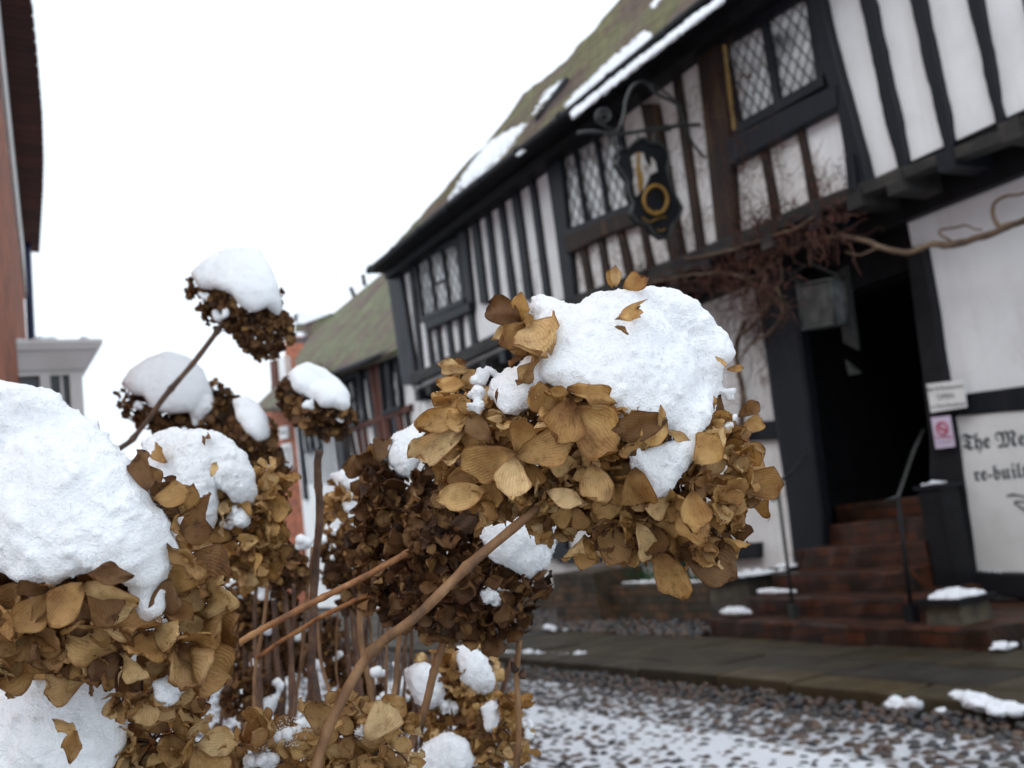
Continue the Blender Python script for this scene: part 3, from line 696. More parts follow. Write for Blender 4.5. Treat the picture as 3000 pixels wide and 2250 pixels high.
# soffit and gutter
mb = MB(); mb.prism([(EX - .02, .5, EZ - .05), (EX - .02, 13.78, EZ - .05), (UP + .04, 13.78, EZ - .05), (UP + .04, .5, EZ - .05)], (0, 0, .03)); mb.box((EX + .18, .5, EZ - .16), (UP, 13.7, EZ - .06))
mb.build('soffit', M['black'], inn)
mb = MB(); gp = [(EX - .05, y, EZ - .02 + .012 * sin(y * 1.3)) for y in np.linspace(.5, 13.72, 40)]; mb.tube(gp, .05, 10)
for y in np.arange(1, 13.8, .9): mb.tube([(EX - .05, y, EZ - .02), (EX - .05, y + .05, EZ - .02)], .058, 10)
mb.build('gutter', M['black'], inn)
# snow on the roof
def roof_snow(pts, name='snow_patch', th=.05, step=3.2):
    xs_ = [p[0] for p in pts]; ys_ = [p[1] for p in pts]; balls = []
    ppts = [(p[0], p[1]) for p in pts]
    for x in np.arange(min(xs_), max(xs_), step):
        for y in np.arange(min(ys_), max(ys_), step):
            x_, y_ = x + random.uniform(-2, 2), y + random.uniform(-2, 2)
            if in_poly(x_, y_, ppts):
                d = poly_dist(x_, y_, ppts); p = hroof((x_, y_), .02)
                wpx = d / FPX * np.linalg.norm(p - CAM)
                if wpx < .10 and random.random() < .45: continue
                if -1 < p[1] < 13.9: balls.append((*p, min(max(wpx * .7, .016), th * .6 + .008)))
    if balls:
        return blob(name, balls, .013, roof, M['snow_far'], .012, 12, 0, 1, 1, sq=(1, 1.6, 1))
roof_snow([C1(*p) for p in ((1205, 565), (1340, 430), (1500, 285), (1640, 165), (1690, 200), (1650, 245), (1510, 365), (1380, 480), (1240, 610))])
roof_snow([C1(*p) for p in ((1235, 612), (1500, 395), (1800, 170), (2040, -15), (2065, 10), (1830, 185), (1520, 425), (1250, 640))], step=2.6, th=.03)
roof_snow([C1(*p) for p in ((560, 1105), (660, 935), (770, 790), (870, 720), (960, 680), (1020, 655), (960, 740), (870, 850), (780, 940), (650, 1040))])
roof_snow([C1(*p) for p in ((1035, 620), (1100, 500), (1190, 425), (1215, 430), (1130, 550), (1060, 640))], step=2.5)
roof_snow([C1(*p) for p in ((935, 825), (985, 790), (990, 815), (955, 845))], step=2.5)
roof_snow([C1(*p) for p in ((1665, 40), (1700, -10), (1735, -15), (1690, 50))], step=2.5)
# dark upstand (edge of a roof light) below the snow sliver
a = [hroof(C1(*p), .03) for p in ((1060, 650), (1220, 430))]
mb = MB(); mb.tube(a, .045, 6); mb.build('ridge_roll', M['timber'], roof)

# ================================================================== THINGS ON AND BY THE INN
# steps
steps = empty('brick_steps', 'flight of worn wet brick steps rising into the dark doorway', 'steps', loc=(5.9, 5.6, 0))
def rough_step(pts, z0, z1, mat=M['brick_wet'], par=None, name='step'):
    mb = MB(); n = len(pts); P2 = []
    for i in range(n):
        a, b = np.array(pts[i]), np.array(pts[(i + 1) % n]); k = max(1, int(np.linalg.norm(b - a) / .12))
        for j in range(k): P2.append(a + (b - a) * j / k)
    t_ = [(p[0] + random.uniform(-.008, .008), p[1] + random.uniform(-.006, .006), z1 + random.uniform(-.008, .006)) for p in P2]
    c = np.mean(P2, axis=0); lip = [((p[0] - (c[0] - p[0]) * .004), p[1], z1 - .02) for p in t_]
    bt = [(p[0] + .012 * np.sign(c[0] - p[0]), p[1], z0) for p in P2]
    n = len(P2); vs = t_ + lip + bt
    fs = [list(range(n))] + [(i, (i + 1) % n, (i + 1) % n + n, i + n) for i in range(n)] + [(i + n, (i + 1) % n + n, (i + 1) % n + 2 * n, i + 2 * n) for i in range(n)]
    mb.add(vs, fs); return mb.build(name, mat, par or steps)
rough_step([(5.22, 4.12), (5.24, 5.2), (5.42, 6.88), (6.39, 6.88), (6.39, 4.0)], -.05, .13)
rough_step([(5.50, 4.72), (5.53, 5.4), (5.62, 6.62), (6.25, 6.62), (6.25, 4.9)], .13, .27)
rough_step([(5.80, 5.16), (5.84, 5.6), (5.86, 6.55), (6.30, 6.55), (6.30, 5.2)], .27, .42)
rough_step([(6.08, 5.18), (6.10, 6.5), (6.395, 6.5), (6.395, 5.2)], .42, .59)
rough_step([(6.40, 5.32), (6.40, 6.6), (6.72, 6.6), (6.72, 5.32)], -.02, .75)
rough_step([(6.725, 5.32), (6.725, 6.6), (9.5, 6.6), (9.5, 5.32)], -.02, .90)
def sill_snow(parent, pts, r, plane=None, z=None, sp=.03, name='snow_patch'):
    balls = []
    for i in range(len(pts) - 1):
        a, b = np.array(pts[i]), np.array(pts[i + 1]); n = max(1, int(np.linalg.norm(b - a) / sp))
        for k in range(n + 1):
            p = a + (b - a) * k / n; q = r * (.6 + .8 * abs(sin(3.14 * (i * n + k + .5) / ((len(pts) - 1) * n + 1)))) * random.uniform(.8, 1.1)
            balls += [(p[0] + random.uniform(-.01, .01), p[1], p[2] + q * .25, q), (p[0] + .05, p[1], p[2] + q * .2, q * .8)]
    return blob(name, balls, .008, parent, M['snow_far'], .01, 15, 0, 1, 1, sq=(1, 1, .6))
sill_snow(steps, [hx(C4(260, 655), 5.42), hx(C4(400, 662), 5.42)], .045)
sill_snow(steps, [hx(C4(505, 520), 5.62), hx(C4(610, 522), 5.62)], .03)
sill_snow(steps, [hx(C4(640, 524), 5.62), hx(C4(695, 524), 5.62)], .028)
# stone blocks either side
def block(name, x0, x1, y0, y1, z0, z1, mat, label, cat, snowp=None, snr=.06):
    e = empty(name, label, cat, loc=((x0 + x1) / 2, (y0 + y1) / 2, z0))
    mb = MB(); bm = bmesh.new(); bmesh.ops.create_cube(bm, size=1)
    for v in bm.verts: v.co = Vector(((x0 + x1) / 2 + v.co.x * (x1 - x0), (y0 + y1) / 2 + v.co.y * (y1 - y0), (z0 + z1) / 2 + v.co.z * (z1 - z0)))
    bmesh.ops.subdivide_edges(bm, edges=bm.edges[:], cuts=4, use_grid_fill=True)
    for v in bm.verts: v.co += Vector((wob(v.co, 6, .02), wob(v.co, 6, .02, 9), wob(v.co, 6, .012, 20)))
    me = bpy.data.meshes.new('stone'); bm.to_mesh(me); bm.free(); me.materials.append(mat); link('stone', me, e)
    mb = MB(); mb.box((x0 - .03, y0 - .03, z1), (x1 + .03, y1 + .03, z1 + .035)); mb.build('coping', M['black'], e)
    if snowp: 
        balls = [(random.uniform(x0 + .03, x1 - .02), random.uniform(y0 + .03, y1 - .02), z1 + .035, random.uniform(.03, snr)) for _ in range(46)]
        blob('snow_patch', balls, .01, e, M['snow_far'], .015, 10, 0, 1, 1, sq=(1, 1, .75))
    return e
block('stone_block', 5.32, 5.62, 4.36, 4.62, .13, .25, M['stone'], 'square dark stone block topped with snow at the right foot of the steps', 'block', True, .055)
block('stone_block', 5.75, 6.25, 6.72, 7.25, 0, .38, M['stone'], 'dark stone block topped with snow at the left side of the steps', 'block', True, .035)
block('stone_block', 6.28, 6.38, 6.75, 7.0, .1, .40, M['black'], 'narrow black ledge block with snow against the left door post', 'block', True, .03)
mb = MB(); 
# low brick planter wall left of steps
pl = empty('brick_planter', 'low mossy brick and flint planter wall under the inn', 'planter', loc=(6.0, 8.2, 0))
a0, a1 = hx(C5(1010, 330), 5.9), hx(C5(1990, 400), 5.9)
ob = rough_step([(5.85, 7.28), (5.87, 9.6), (6.33, 9.6), (6.33, 7.28)], -.02, .36, M['brick_flint'], pl, 'wall')
rough_step([(5.72, 9.0), (5.74, 9.9), (6.34, 9.9), (6.34, 9.0)], -.02, .52, M['brick_flint'], pl, 'pier')
sill_snow(pl, [(5.9, 7.5, .37), (5.9, 8.75, .38)], .025, sp=.05)
# leafy plant behind the snow line
mb = MB()
for _ in range(420):
    c = np.array([random.uniform(5.95, 6.3), random.uniform(7.35, 8.9), .36 + abs(random.gauss(0, .09))]); a = rng.normal(size=3); a /= np.linalg.norm(a); b = np.cross(a, rng.normal(size=3)); b /= np.linalg.norm(b)
    s_ = random.uniform(.015, .035); mb.add([c - a * s_, c + b * s_ * .5, c + a * s_, c - b * s_ * .5], [(0, 1, 2, 3)])
tag(mb.build('evergreen_plant', M['leaf_green']), 'low green leafy plant growing in the brick planter', 'plant')

# handrails
def handrail(pts, r, label, knob):
    e = empty('handrail', label, 'handrail', loc=tuple(pts[0]))
    return e
e = empty('handrail', 'thin iron handrail with curled end at the left of the steps', 'handrail', loc=(5.45, 5.9, .13))
b0 = hx(C4(718, 640), 5.5); t0 = hx(C3(612, 1480), 5.5)
mb = MB(); mb.tube([b0, t0], .014, 8); mb.box((b0[0] - .03, b0[1] - .03, b0[2] - .05), (b0[0] + .03, b0[1] + .03, b0[2] + .05)); mb.build('post', M['iron'], e)
end = hx(C3(800, 1290), 6.3)
mb = MB(); mb.tube(spline([end, hx(C3(690, 1420), 5.8), t0 + np.array([0, 0, .02]), hx(C3(606, 1520), 5.48), hx(C3(600, 1570), 5.47), hx(C3(578, 1578), 5.46), hx(C3(566, 1550), 5.46)], 6), .013, 8); mb.build('rail', M['iron'], e)
e = empty('handrail', 'thin iron handrail at the right of the steps leading up to the door post', 'handrail', loc=(5.45, 4.75, .13))
b0 = hx(C4(1490, 700), 5.42); t0 = hx(C3(1395, 1560), 5.42)
mb = MB(); mb.tube([b0, t0], .015, 8); mb.box((b0[0] - .035, b0[1] - .035, b0[2] - .02), (b0[0] + .035, b0[1] + .035, b0[2] + .10)); mb.build('post', M['black'], e)
mb = MB(); mb.tube([t0 + np.array([-.05, .06, -.02]), t0, hx(C3(1500, 1250), 5.9), hx(C3(1560, 1130), 6.33)], .012, 8); mb.build('rail', M['iron'], e)
# dark shelf with snow beside the right door post
e = empty('pillar_box', 'slim black pillar with a snow-capped ledge beside the right door post', 'pillar', loc=(6.2, 5.0, .3))
a = hx(C3(1550, 1490), 6.15); b = hx(C3(1690, 1470), 6.15)
mb = MB(); mb.box((6.1, b[1] + .0, .13), (6.3, a[1] - .0, a[2] - .03)); mb.build('body', M['black'], e)
mb = MB(); mb.box((6.08, b[1] - .02, a[2] - .028), (6.32, a[1] + .02, a[2])); mb.build('ledge', M['timber'], e)
sill_snow(e, [a + np.array([0, -.02, 0]), b + np.array([0, .02, 0])], .02)
# snow line on sill beam under the board
ob = sill_snow(inn, [hx(C4(1950, 385), LO - .08), hx(C4(2140, 400), LO - .08)], .008, sp=.04)

# lantern in the porch
e = empty('lantern', 'glazed square hanging lantern in front of the dark doorway', 'lantern', loc=tuple(hx(C3(860, 60), 6.0)))
q = [hx(p, 6.0) for p in (C3(745, 190), C3(960, 150), C3(990, 440), C3(775, 475))]
M['lamp_glass'] = noisy('lamp_glass', [(.3, (.03, .035, .035)), (.6, (.07, .075, .075)), (.8, (.17, .18, .18))], 9, .25, .3, .004)
ylo, yhi = min(p[1] for p in q), max(p[1] for p in q); dp = .13
mb = MB()
def rim(mb, q, t=.014):
    for dx in (0, dp):
        for i in range(4): mb.tube([q[i] + np.array([dx, 0, 0]), q[(i + 1) % 4] + np.array([dx, 0, 0])], t, 6)
    for i in range(4): mb.tube([q[i], q[i] + np.array([dp, 0, 0])], t, 6)
rim(mb, q); mb.build('frame', M['iron'], e)
mb = MB(); mb.prism(q, (dp, 0, 0)); mb.build('glass', M['lamp_glass'], e)
mb = MB()
for s_ in (0, 1): mb.tube(spline([q[s_] + np.array([dp / 2, 0, 0]), hx(C3(700 + 290 * s_, 120), 6.1), hx(C3(830, 40), 6.1), hx(C3(850, -60), 6.1)], 6), .008, 6)
mb.build('scroll_bracket', M['iron'], e)

# signs
def plate(name, quad, plane, th, mat, parent=None):
    q = [hx(p, plane) for p in quad]; mb = MB(); mb.prism(q, (th, 0, 0)); return mb.build(name, mat, parent), q
def onq(q, u, v, dx=-.003): return (q[0] * (1 - u) + q[1] * u) * (1 - v) + (q[3] * (1 - u) + q[2] * u) * v + np.array([dx, 0, 0])
e = empty('notice', 'small white OPEN notice plate at the top of the right door post', 'sign', loc=tuple(hx(C3(1700, 920), 6.29)))
_, q = plate('plate', [C3(1578, 830), C3(1818, 800), C3(1838, 980), C3(1608, 1015)], 6.28, .012, M['white_paint'], e)
rv, uv_ = q[1] - q[0], q[0] - q[3]
hgt = np.linalg.norm(q[0] - q[3])
text_obj('lettering', 'Bar & Restaurant', hgt * .21, onq(q, .5, .27), rv, uv_, M['ink_grey'], e, align='CENTER', ext=.0005)
text_obj('lettering', 'OPEN', hgt * .27, onq(q, .48, .60), rv, uv_, M['ink_grey'], e, align='CENTER', ext=.0005)
text_obj('lettering', 'to Non Residents', hgt * .19, onq(q, .52, .89), rv, uv_, M['ink_grey'], e, align='CENTER', ext=.0005)
e = empty('no_smoking_sign', 'small pink-white no smoking sign below the OPEN plate', 'sign', loc=tuple(hx(C3(1690, 1140), 6.29)))
_, q = plate('plate', [C3(1608, 1048), C3(1730, 1034), C3(1762, 1235), C3(1640, 1250)], 6.285, .01, M['pink'], e)
r_, u_ = (q[1] - q[0]), (q[0] - q[3]); r_ = r_ / np.linalg.norm(r_); u_ = u_ / np.linalg.norm(u_); c = onq(q, .52, .38, -.004); mb = MB(); rad = .045
mb.tube([c + (r_ * cos(a) + u_ * sin(a)) * rad for a in np.linspace(0, 2 * pi, 25)], .006, 6); mb.tube([c + (r_ * cos(a) + u_ * sin(a)) * rad for a in (radians(135), radians(-45))], .005, 6)
mb.tube([c - r_ * .026 - u_ * .004, c + r_ * .026 - u_ * .004], .005, 6); mb.build('emblem', M['red_mark'], e)
text_obj('lettering', 'No smoking', .030, onq(q, .52, .70), r_, u_, M['red_mark'], e, align='CENTER', ext=.0005)
text_obj('lettering', 'in these premises', .018, onq(q, .52, .84), r_, u_, M['ink_grey'], e, align='CENTER', ext=.0005)
e = empty('name_board', 'large white board with blackletter words beside the doorway', 'sign', loc=tuple(hx(C3(2000, 1300), 6.36)))
qq = [C3(1752, 1042), C3(2212, 1000), C4(2212, 392), C4(1882, 385)]
Q = [hx(p, 6.37) for p in qq]
# extend to the full board, to the right of the frame
ex_ = 1.45
def ext(a, b, L_): d = (b - a) / np.linalg.norm(b - a); return a + d * L_
Q = [Q[0], ext(Q[0], Q[1], ex_), ext(Q[3], Q[2], ex_), Q[3]]
mb = MB(); mb.prism(Q, (.02, 0, 0)); mb.build('board', M['white_paint'], e)
def frak(s):
    o = ''
    for ch in s:
        if 'A' <= ch <= 'Z': o += chr(0x1D56C + ord(ch) - 65)
        elif 'a' <= ch <= 'z': o += chr(0x1D586 + ord(ch) - 97)
        else: o += ch
    return o
def put(s, c3p, hpx, dirp):
    a = hx(c3p, 6.366); b = hx(dirp, 6.366); r = b - a; u = np.array([0, 0, 1.0]); u = u - r * np.dot(u, r) / np.dot(r, r)
    # lean of the board in the photo
    up = hx((c3p[0] - hpx * .10, c3p[1] - hpx), 6.366) - a; up = up - r * np.dot(up, r) / np.dot(r, r)
    hm = np.linalg.norm(hx((c3p[0], c3p[1] - hpx), 6.366) - a)
    return text_obj('lettering', frak(s), hm / .72, a, r, up, M['ink'], e, ext=.0008, sx=1.0)
put('The', C3(1815, 1258), 100 * .4521, C3(2005, 1243))
put('Mermaid', C3(2035, 1243), 100 * .4521, C3(2212, 1228))
put('re-built in 1420', C3(1890, 1460), 92 * .4521, C3(2212, 1436))
fl = [hx(p, 6.365) for p in (C3(2100, 1555), C3(2150, 1545), C3(2230, 1565), C3(2300, 1590), C3(2250, 1600), C3(2190, 1590), C3(2150, 1600), C3(2210, 1640), C4(2260, 20))]
mb = MB(); mb.tube(spline(fl, 5), [.004 + .003 * sin(i * .4) ** 2 for i in range(len(spline(fl, 5)))], 5); mb.build('flourish', M['ink'], e)
# creases / trim
# hanging sign: stands out from the wall, faces down the street
SY = 6.72
e = empty('hanging_sign', 'ornate black hanging sign with a gold ring on a scrolled iron bracket', 'sign', loc=tuple(hy(S(700, 520), SY)))
outl = [(480, 660), (430, 695), (400, 738), (340, 728), (300, 765), (322, 815), (300, 860), (345, 930), (392, 1000), (400, 1100), (442, 1190), (425, 1280), (480, 1350), (560, 1365), (610, 1440), (690, 1492), (745, 1455), (762, 1380), (825, 1305), (850, 1230), (805, 1150), (765, 1070), (738, 980), (722, 900), (738, 820), (722, 745), (655, 690), (580, 690), (525, 640)]
mb = MB(); pp = [hy(S(*p), SY) for p in outl]
sm_ = []
for i in range(len(pp)):
    a, b = pp[i], pp[(i + 1) % len(pp)]; sm_ += [a, (a + b) / 2]
c = np.mean(pp, axis=0)
nn = len(sm_)
mb.add([c + np.array([0, 0, 0])] + sm_ + [p + np.array([0, .05, 0]) for p in sm_] + [c + np.array([0, .05, 0])], [(0, i + 1, (i + 1) % nn + 1) for i in range(nn)] + [(2 * nn + 1, (i + 1) % nn + 1 + nn, i + 1 + nn) for i in range(nn)] + [(i + 1, i + 1 + nn, (i + 1) % nn + 1 + nn, (i + 1) % nn + 1) for i in range(nn)])
mb.build('board', M['black'], e)
# raised rim
mb = MB(); mb.tube([p + np.array([0, -.01, 0]) for p in sm_ + sm_[:1]], .013, 6); mb.build('rim', M['iron'], e)
M['sign_pale'] = noisy('sign_pale', [(.3, (.14, .10, .08)), (.5, (.46, .42, .39)), (.8, (.60, .57, .54))], 16, .6, .1, .002)
def flat_xz(name, pts, d, mat, th=.012):
    mb = MB(); mb.prism([hy(S(*p), SY - d) for p in pts], (0, th, 0)); return mb.build(name, mat, e)
flat_xz('painted_panel', [(430, 800), (455, 770), (530, 765), (545, 830), (578, 880), (600, 880), (598, 800), (630, 840), (645, 920), (585, 950), (560, 1010), (540, 1060), (470, 1130), (450, 1020), (455, 950)], .016, M['sign_pale'])
flat_xz('painted_figure', [(482, 760), (505, 760), (502, 870), (528, 980), (522, 1080), (490, 1090), (478, 960), (470, 900)], .022, M['gold'], .008)
mb = MB(); cc = (630, 1160); mb.tube([hy(S(cc[0] + 98 * cos(a), cc[1] + 118 * sin(a)), SY - .025) for a in np.linspace(0, 2 * pi, 33)], .016, 8); mb.build('ring', M['gold'], e)
mb = MB()
for pts in ([(520, 1310), (580, 1345), (640, 1320), (720, 1300)], [(645, 1405), (680, 1420), (712, 1400)], [(575, 1230), (610, 1265), (650, 1250)]):
    mb.tube(spline([hy(S(*p), SY - .012) for p in pts], 5), .007, 5)
mb.build('scrollwork', M['gold'], e)
mb = MB()
def rod(pts, r): mb.tube(spline([hy(S(*p), SY) for p in pts], 6), r, 6)
rod([(330, 560), (365, 450), (382, 330), (430, 220), (500, 172), (570, 190), (625, 260), (700, 300), (790, 345), (860, 380)], .016)
rod([(600, 190), (700, 250), (780, 320), (850, 440), (900, 590), (960, 710), (1040, 800), (1130, 860)], .012)
rod([(-20, 600), (120, 590), (260, 610), (400, 600), (560, 575), (700, 555), (830, 540), (1000, 530)], .017)
rod([(200 + 78 * cos(a) * (1 - .06 * i), 460 + 78 * sin(a) * (1 - .06 * i)) for i, a in enumerate(np.linspace(pi / 2, pi / 2 + 3.6 * pi, 14))], .012)
rod([(200, 538), (250, 570), (300, 590)], .012)
rod([(330, 560), (300, 590), (280, 640), (300, 730), (350, 760)], .012)
rod([(480, 600), (485, 660)], .01); rod([(620, 580), (615, 690)], .01)
rod([(690, 560), (720, 540), (760, 550), (740, 575), (700, 570)], .015)
mb.build('bracket', M['iron'], e)

# climbing vine
vine = empty('climbing_vine', 'bare woody climbing vine running under the jetty of the inn', 'vine', loc=(6.3, 6.9, .3))
def branch(pts, plane, r0, r1, parent=vine, mat=M['bark'], name='branch', n=6):
    pl_ = plane if isinstance(plane, list) else [plane] * len(pts)
    q = spline([hx(p, a) for p, a in zip(pts, pl_)], n); mb = MB(); m_ = len(q); sd_ = random.random() * 50
    q = [p + np.array([0, wob(p, 9, .02, sd_), wob(p, 9, .02, sd_ + 7)]) for p in q]
    mb.tube(q, [(r0 + (r1 - r0) * i / m_) * (1 + .25 * mnoise.noise(Vector((i * .7, sd_, 0)))) for i in range(m_)], 8); return mb.build(name, mat, parent)
branch([C2(2500, 1330), D(2212, 475), D(2160, 500), D(2100, 515), D(2040, 530), D(2010, 530), D(1960, 545), D(1900, 535), D(1850, 515), D(1790, 512), D(1740, 525), D(1700, 545), D(1660, 545)], 6.0, .028, .016)
branch([D(2165, 495), D(2145, 470), D(2150, 440), D(2190, 420), D(2230, 410)], 6.0, .016, .008)
branch([D(2060, 525), D(2030, 500), D(2080, 490), D(2120, 495)], 6.0, .010, .006)
branch([D(1900, 537), D(1870, 548), D(1830, 545)], 6.0, .010, .006)
branch([D(1700, 540), D(1660, 505), D(1640, 500)], 5.95, .012, .006)
branch([D(1640, 640), D(1655, 600), D(1630, 570), D(1660, 545), D(1700, 545)], 6.05, .03, .02)
branch([D(1600, 720), D(1640, 690), D(1665, 640), D(1690, 600), D(1680, 560)], 6.1, .02, .012)
branch([D(1690, 560), D(1640, 590), D(1608, 640), D(1612, 668), D(1640, 672), D(1665, 655), D(1700, 640)], 6.0, .012, .008)
branch([D(1680, 625), D(1690, 660), D(1685, 690), D(1660, 720), D(1620, 745), D(1600, 780)], 6.02, .014, .009)
branch([D(1560, 555), D(1600, 560), D(1640, 590), D(1610, 630), D(1560, 650)], 6.02, .011, .006)
branch([D(1480, 560), D(1560, 545), D(1640, 520), D(1700, 500), D(1760, 470)], 5.9, .016, .01)
branch([D(1380, 620), D(1460, 600), D(1540, 590), D(1620, 600)], 5.9, .014, .01)
branch([D(1590, 1000), D(1605, 860), D(1590, 760), D(1610, 690)], 6.3, .03, .02)
# fine twigs: wandering over plaster and bunched in the tangle
def twigs(name, regions, plane, lab=None, r=(.002, .005)):
    mb = MB()
    for (x0, y0, x1, y1, n, L_, drift) in regions:
        for _ in range(n):
            p = hx(D(random.uniform(x0, x1), random.uniform(y0, y1)), plane + random.uniform(-.05, .03)); a = random.uniform(0, 2 * pi); q = [p]; k = random.randint(4, 9)
            for j in range(k):
                a += random.gauss(0, .6); p = p + np.array([random.gauss(0, .012), cos(a) * L_, sin(a) * L_ + drift]); 
                p[0] = min(p[0], plane + .03); q.append(p)
            rr = random.uniform(*r); mb.tube(q, [rr * (1 - .6 * i / k) for i in range(k + 1)], 4, cap=False)
    o = mb.build(name, M['twig'], vine)
    o['kind'] = 'stuff'; return o
twigs('twigs', [(1380, 575, 1600, 640, 120, .05, 0), (1580, 500, 1700, 680, 95, .045, -.002), (1620, 440, 1830, 520, 80, .045, 0), (1720, 490, 1800, 540, 14, .04, 0)], 5.92, r=(.003, .008))
twigs('twigs', [(1560, 330, 1640, 500, 40, .04, .01), (1640, 310, 1700, 480, 38, .04, .008), (1740, 340, 1830, 430, 36, .025, 0), (1480, 180, 1530, 560, 36, .05, .01), (1430, 180, 1480, 540, 22, .05, .01), (1240, 520, 1420, 640, 60, .04, .008), (1540, 100, 1600, 470, 50, .06, 0), (1380, 480, 1480, 600, 30, .04, 0), (930, 690, 1010, 790, 26, .04, 0), (870, 640, 920, 800, 20, .04, .01), (1130, 560, 1230, 640, 14, .03, 0)], 5.925, r=(.002, .004))
twigs('twigs', [(1560, 620, 1660, 760, 55, .04, -.004), (1590, 780, 1650, 900, 16, .03, 0), (900, 820, 940, 880, 20, .04, 0)], 6.3, r=(.003, .007))
# clinging dead leaves
mb = MB()
for (x0, y0, x1, y1, n) in ((1590, 490, 1720, 600, 60), (1620, 430, 1830, 520, 40), (1570, 100, 1640, 480, 50), (1600, 600, 1660, 680, 25), (1400, 590, 1500, 620, 10), (1640, 330, 1830, 440, 30)):
    for _ in range(n):
        c = hx(D(random.uniform(x0, x1), random.uniform(y0, y1)), 5.87 + random.uniform(-.04, .02)); a = rng.normal(size=3); a /= np.linalg.norm(a); b = np.cross(a, rng.normal(size=3)); b /= np.linalg.norm(b)
        s_ = random.uniform(.008, .02); mb.add([c - a * s_, c + b * s_ * .6, c + a * s_, c - b * s_ * .6], [(0, 1, 2, 3)])
o = mb.build('dead_leaves', M['timber_red'], vine); o['kind'] = 'stuff'

# ================================================================== HOUSES FARTHER DOWN THE RIGHT SIDE
def yz(c, p, plane): return hx(c(*p), plane)
CP = 6.6
cot = empty('timber_framed_cottage', 'lower timber-framed cottage with mossy roof and red-stained wall beyond the inn', 'building', loc=(6.8, 16.5, 0))
mb = MB(); mb.box((CP, 13.7, 0), (CP + 5, 18.45, 4.35)); mb.build('wall', M['plaster_stained'], cot)
# roof from photo outline on its slope
def slope_hit(p, ex, ez, pt, off=0):
    n_ = np.array([-sin(pt), 0, cos(pt)]); r = ray(*p); o = np.array([ex, 0, ez]) + n_ * off; return CAM + r * np.dot(o - CAM, n_) / np.dot(r, n_)
EXC = CP - .3
pz = hx(C8(1700, 900), EXC)[2]
ro = [(1480, 985), (1915, 822), (1990, 790), (1990, 250), (1810, 335), (1640, 475), (1470, 615), (1330, 760), (1240, 905), (1260, 935), (1330, 930)]
R3 = [slope_hit(C8(*p), EXC, pz, radians(48)) for p in ro]
mb = MB(); n_ = np.array([-sin(radians(48)), 0, cos(radians(48))])
mb.prism(R3, tuple(-n_ * .12)); mb.build('roof', M['roof_green'], cot)
mb = MB(); mb.tube([hx(C8(1475, 990), EXC - .04), hx(C8(1990, 795), EXC - .04)], .05, 8); mb.build('gutter', M['black'], cot)
mb = MB(); a, b = hx(C8(1475, 1000), CP - .02), hx(C8(1990, 830), CP - .02); mb.prism([a, b, b - np.array([0, 0, .30]), a - np.array([0, 0, .22])], (.03, 0, 0)); mb.build('wall_plate', T, cot)
for x0, y0, x1, y1, w_, mt in ((1700, 900, 1790, 1560, 26, T), (1765, 900, 1850, 1520, 40, M['timber_red']), (1640, 960, 1705, 1330, 26, T), (1730, 930, 1810, 1520, 22, M['timber_red']), (1830, 850, 1900, 1500, 46, T), (1505, 1000, 1560, 1620, 30, T), (1590, 1330, 1640, 1580, 14, TB), (1640, 1320, 1680, 1570, 14, M['timber_red']), (1680, 1320, 1720, 1570, 14, M['timber_red']), (1860, 1270, 1890, 1480, 30, M['timber_red']), (1910, 1250, 1940, 1470, 30, M['timber_red']), (1960, 1230, 1990, 1440, 20, TB), (1560, 1330, 1600, 1590, 12, TB)):
    stud(C8, (x0, y0), (x1, y1), w_, w_, CP, .06, mt, cot)
window([C8(1590, 1010), C8(1690, 960), C8(1725, 1290), C8(1630, 1330)], 2, CP, cot, bar=.06, mull=.06, proud=.075, sp=.14, transom=(0, .45))
window([C8(1815, 900), C8(1935, 870), C8(1965, 1210), C8(1845, 1250)], 2, CP, cot, bar=.06, mull=.06, proud=.085, sp=.14)
beam('rail', [C8(1560, 1345), C8(1780, 1260), C8(1990, 1180)], [C8(1560, 1375), C8(1780, 1300), C8(1990, 1225)], CP, .07, M['timber_red'], cot)
beam('jetty_beam', [C8(1555, 1590), C8(1760, 1540), C8(2000, 1450)], [C8(1555, 1625), C8(1760, 1590), C8(2000, 1510)], CP, .1, T, cot)
mb = MB()
for c_ in ((1610, 430, 1640, 500), (1688, 345, 1700, 410)):
    a, b = slope_hit(C8(c_[0], c_[1]), EXC, pz, radians(48), .0), slope_hit(C8(c_[2], c_[3]), EXC, pz, radians(48), -.1)
    a = hx(C8(c_[0], c_[1]), b[0]); mb.tube([a, b], .06, 8)
mb.build('vent_pipe', M['iron'], cot)
# slatted white house
slat = empty('boarded_house', 'narrow house with white boards and thin dark battens below a green roof', 'building', loc=(6.9, 20, 0))
BP = 6.7
a, b = hx(C8(1250, 1300), BP), hx(C8(1560, 1200), BP)
mb = MB(); mb.box((BP, b[1] - .3, 0), (BP + 5, a[1] + .05, 4.3)); mb.build('wall', M['plaster'], slat)
for i, x in enumerate(range(1265, 1540, 26)):
    stud(C8, (x, 1180), (x + 62, 1700), 5, 6, BP, .02, T, slat, 'batten')
stud(C8, (1250, 1180), (1310, 1800), 18, 22, BP, .06, T, slat, 'post'); stud(C8, (1480, 1150), (1560, 1700), 24, 28, BP, .06, T, slat, 'post')
window([C8(1315, 1300), C8(1400, 1270), C8(1425, 1480), C8(1340, 1500)], 2, BP, slat, bar=.05, mull=.04, proud=.07, sp=.16)
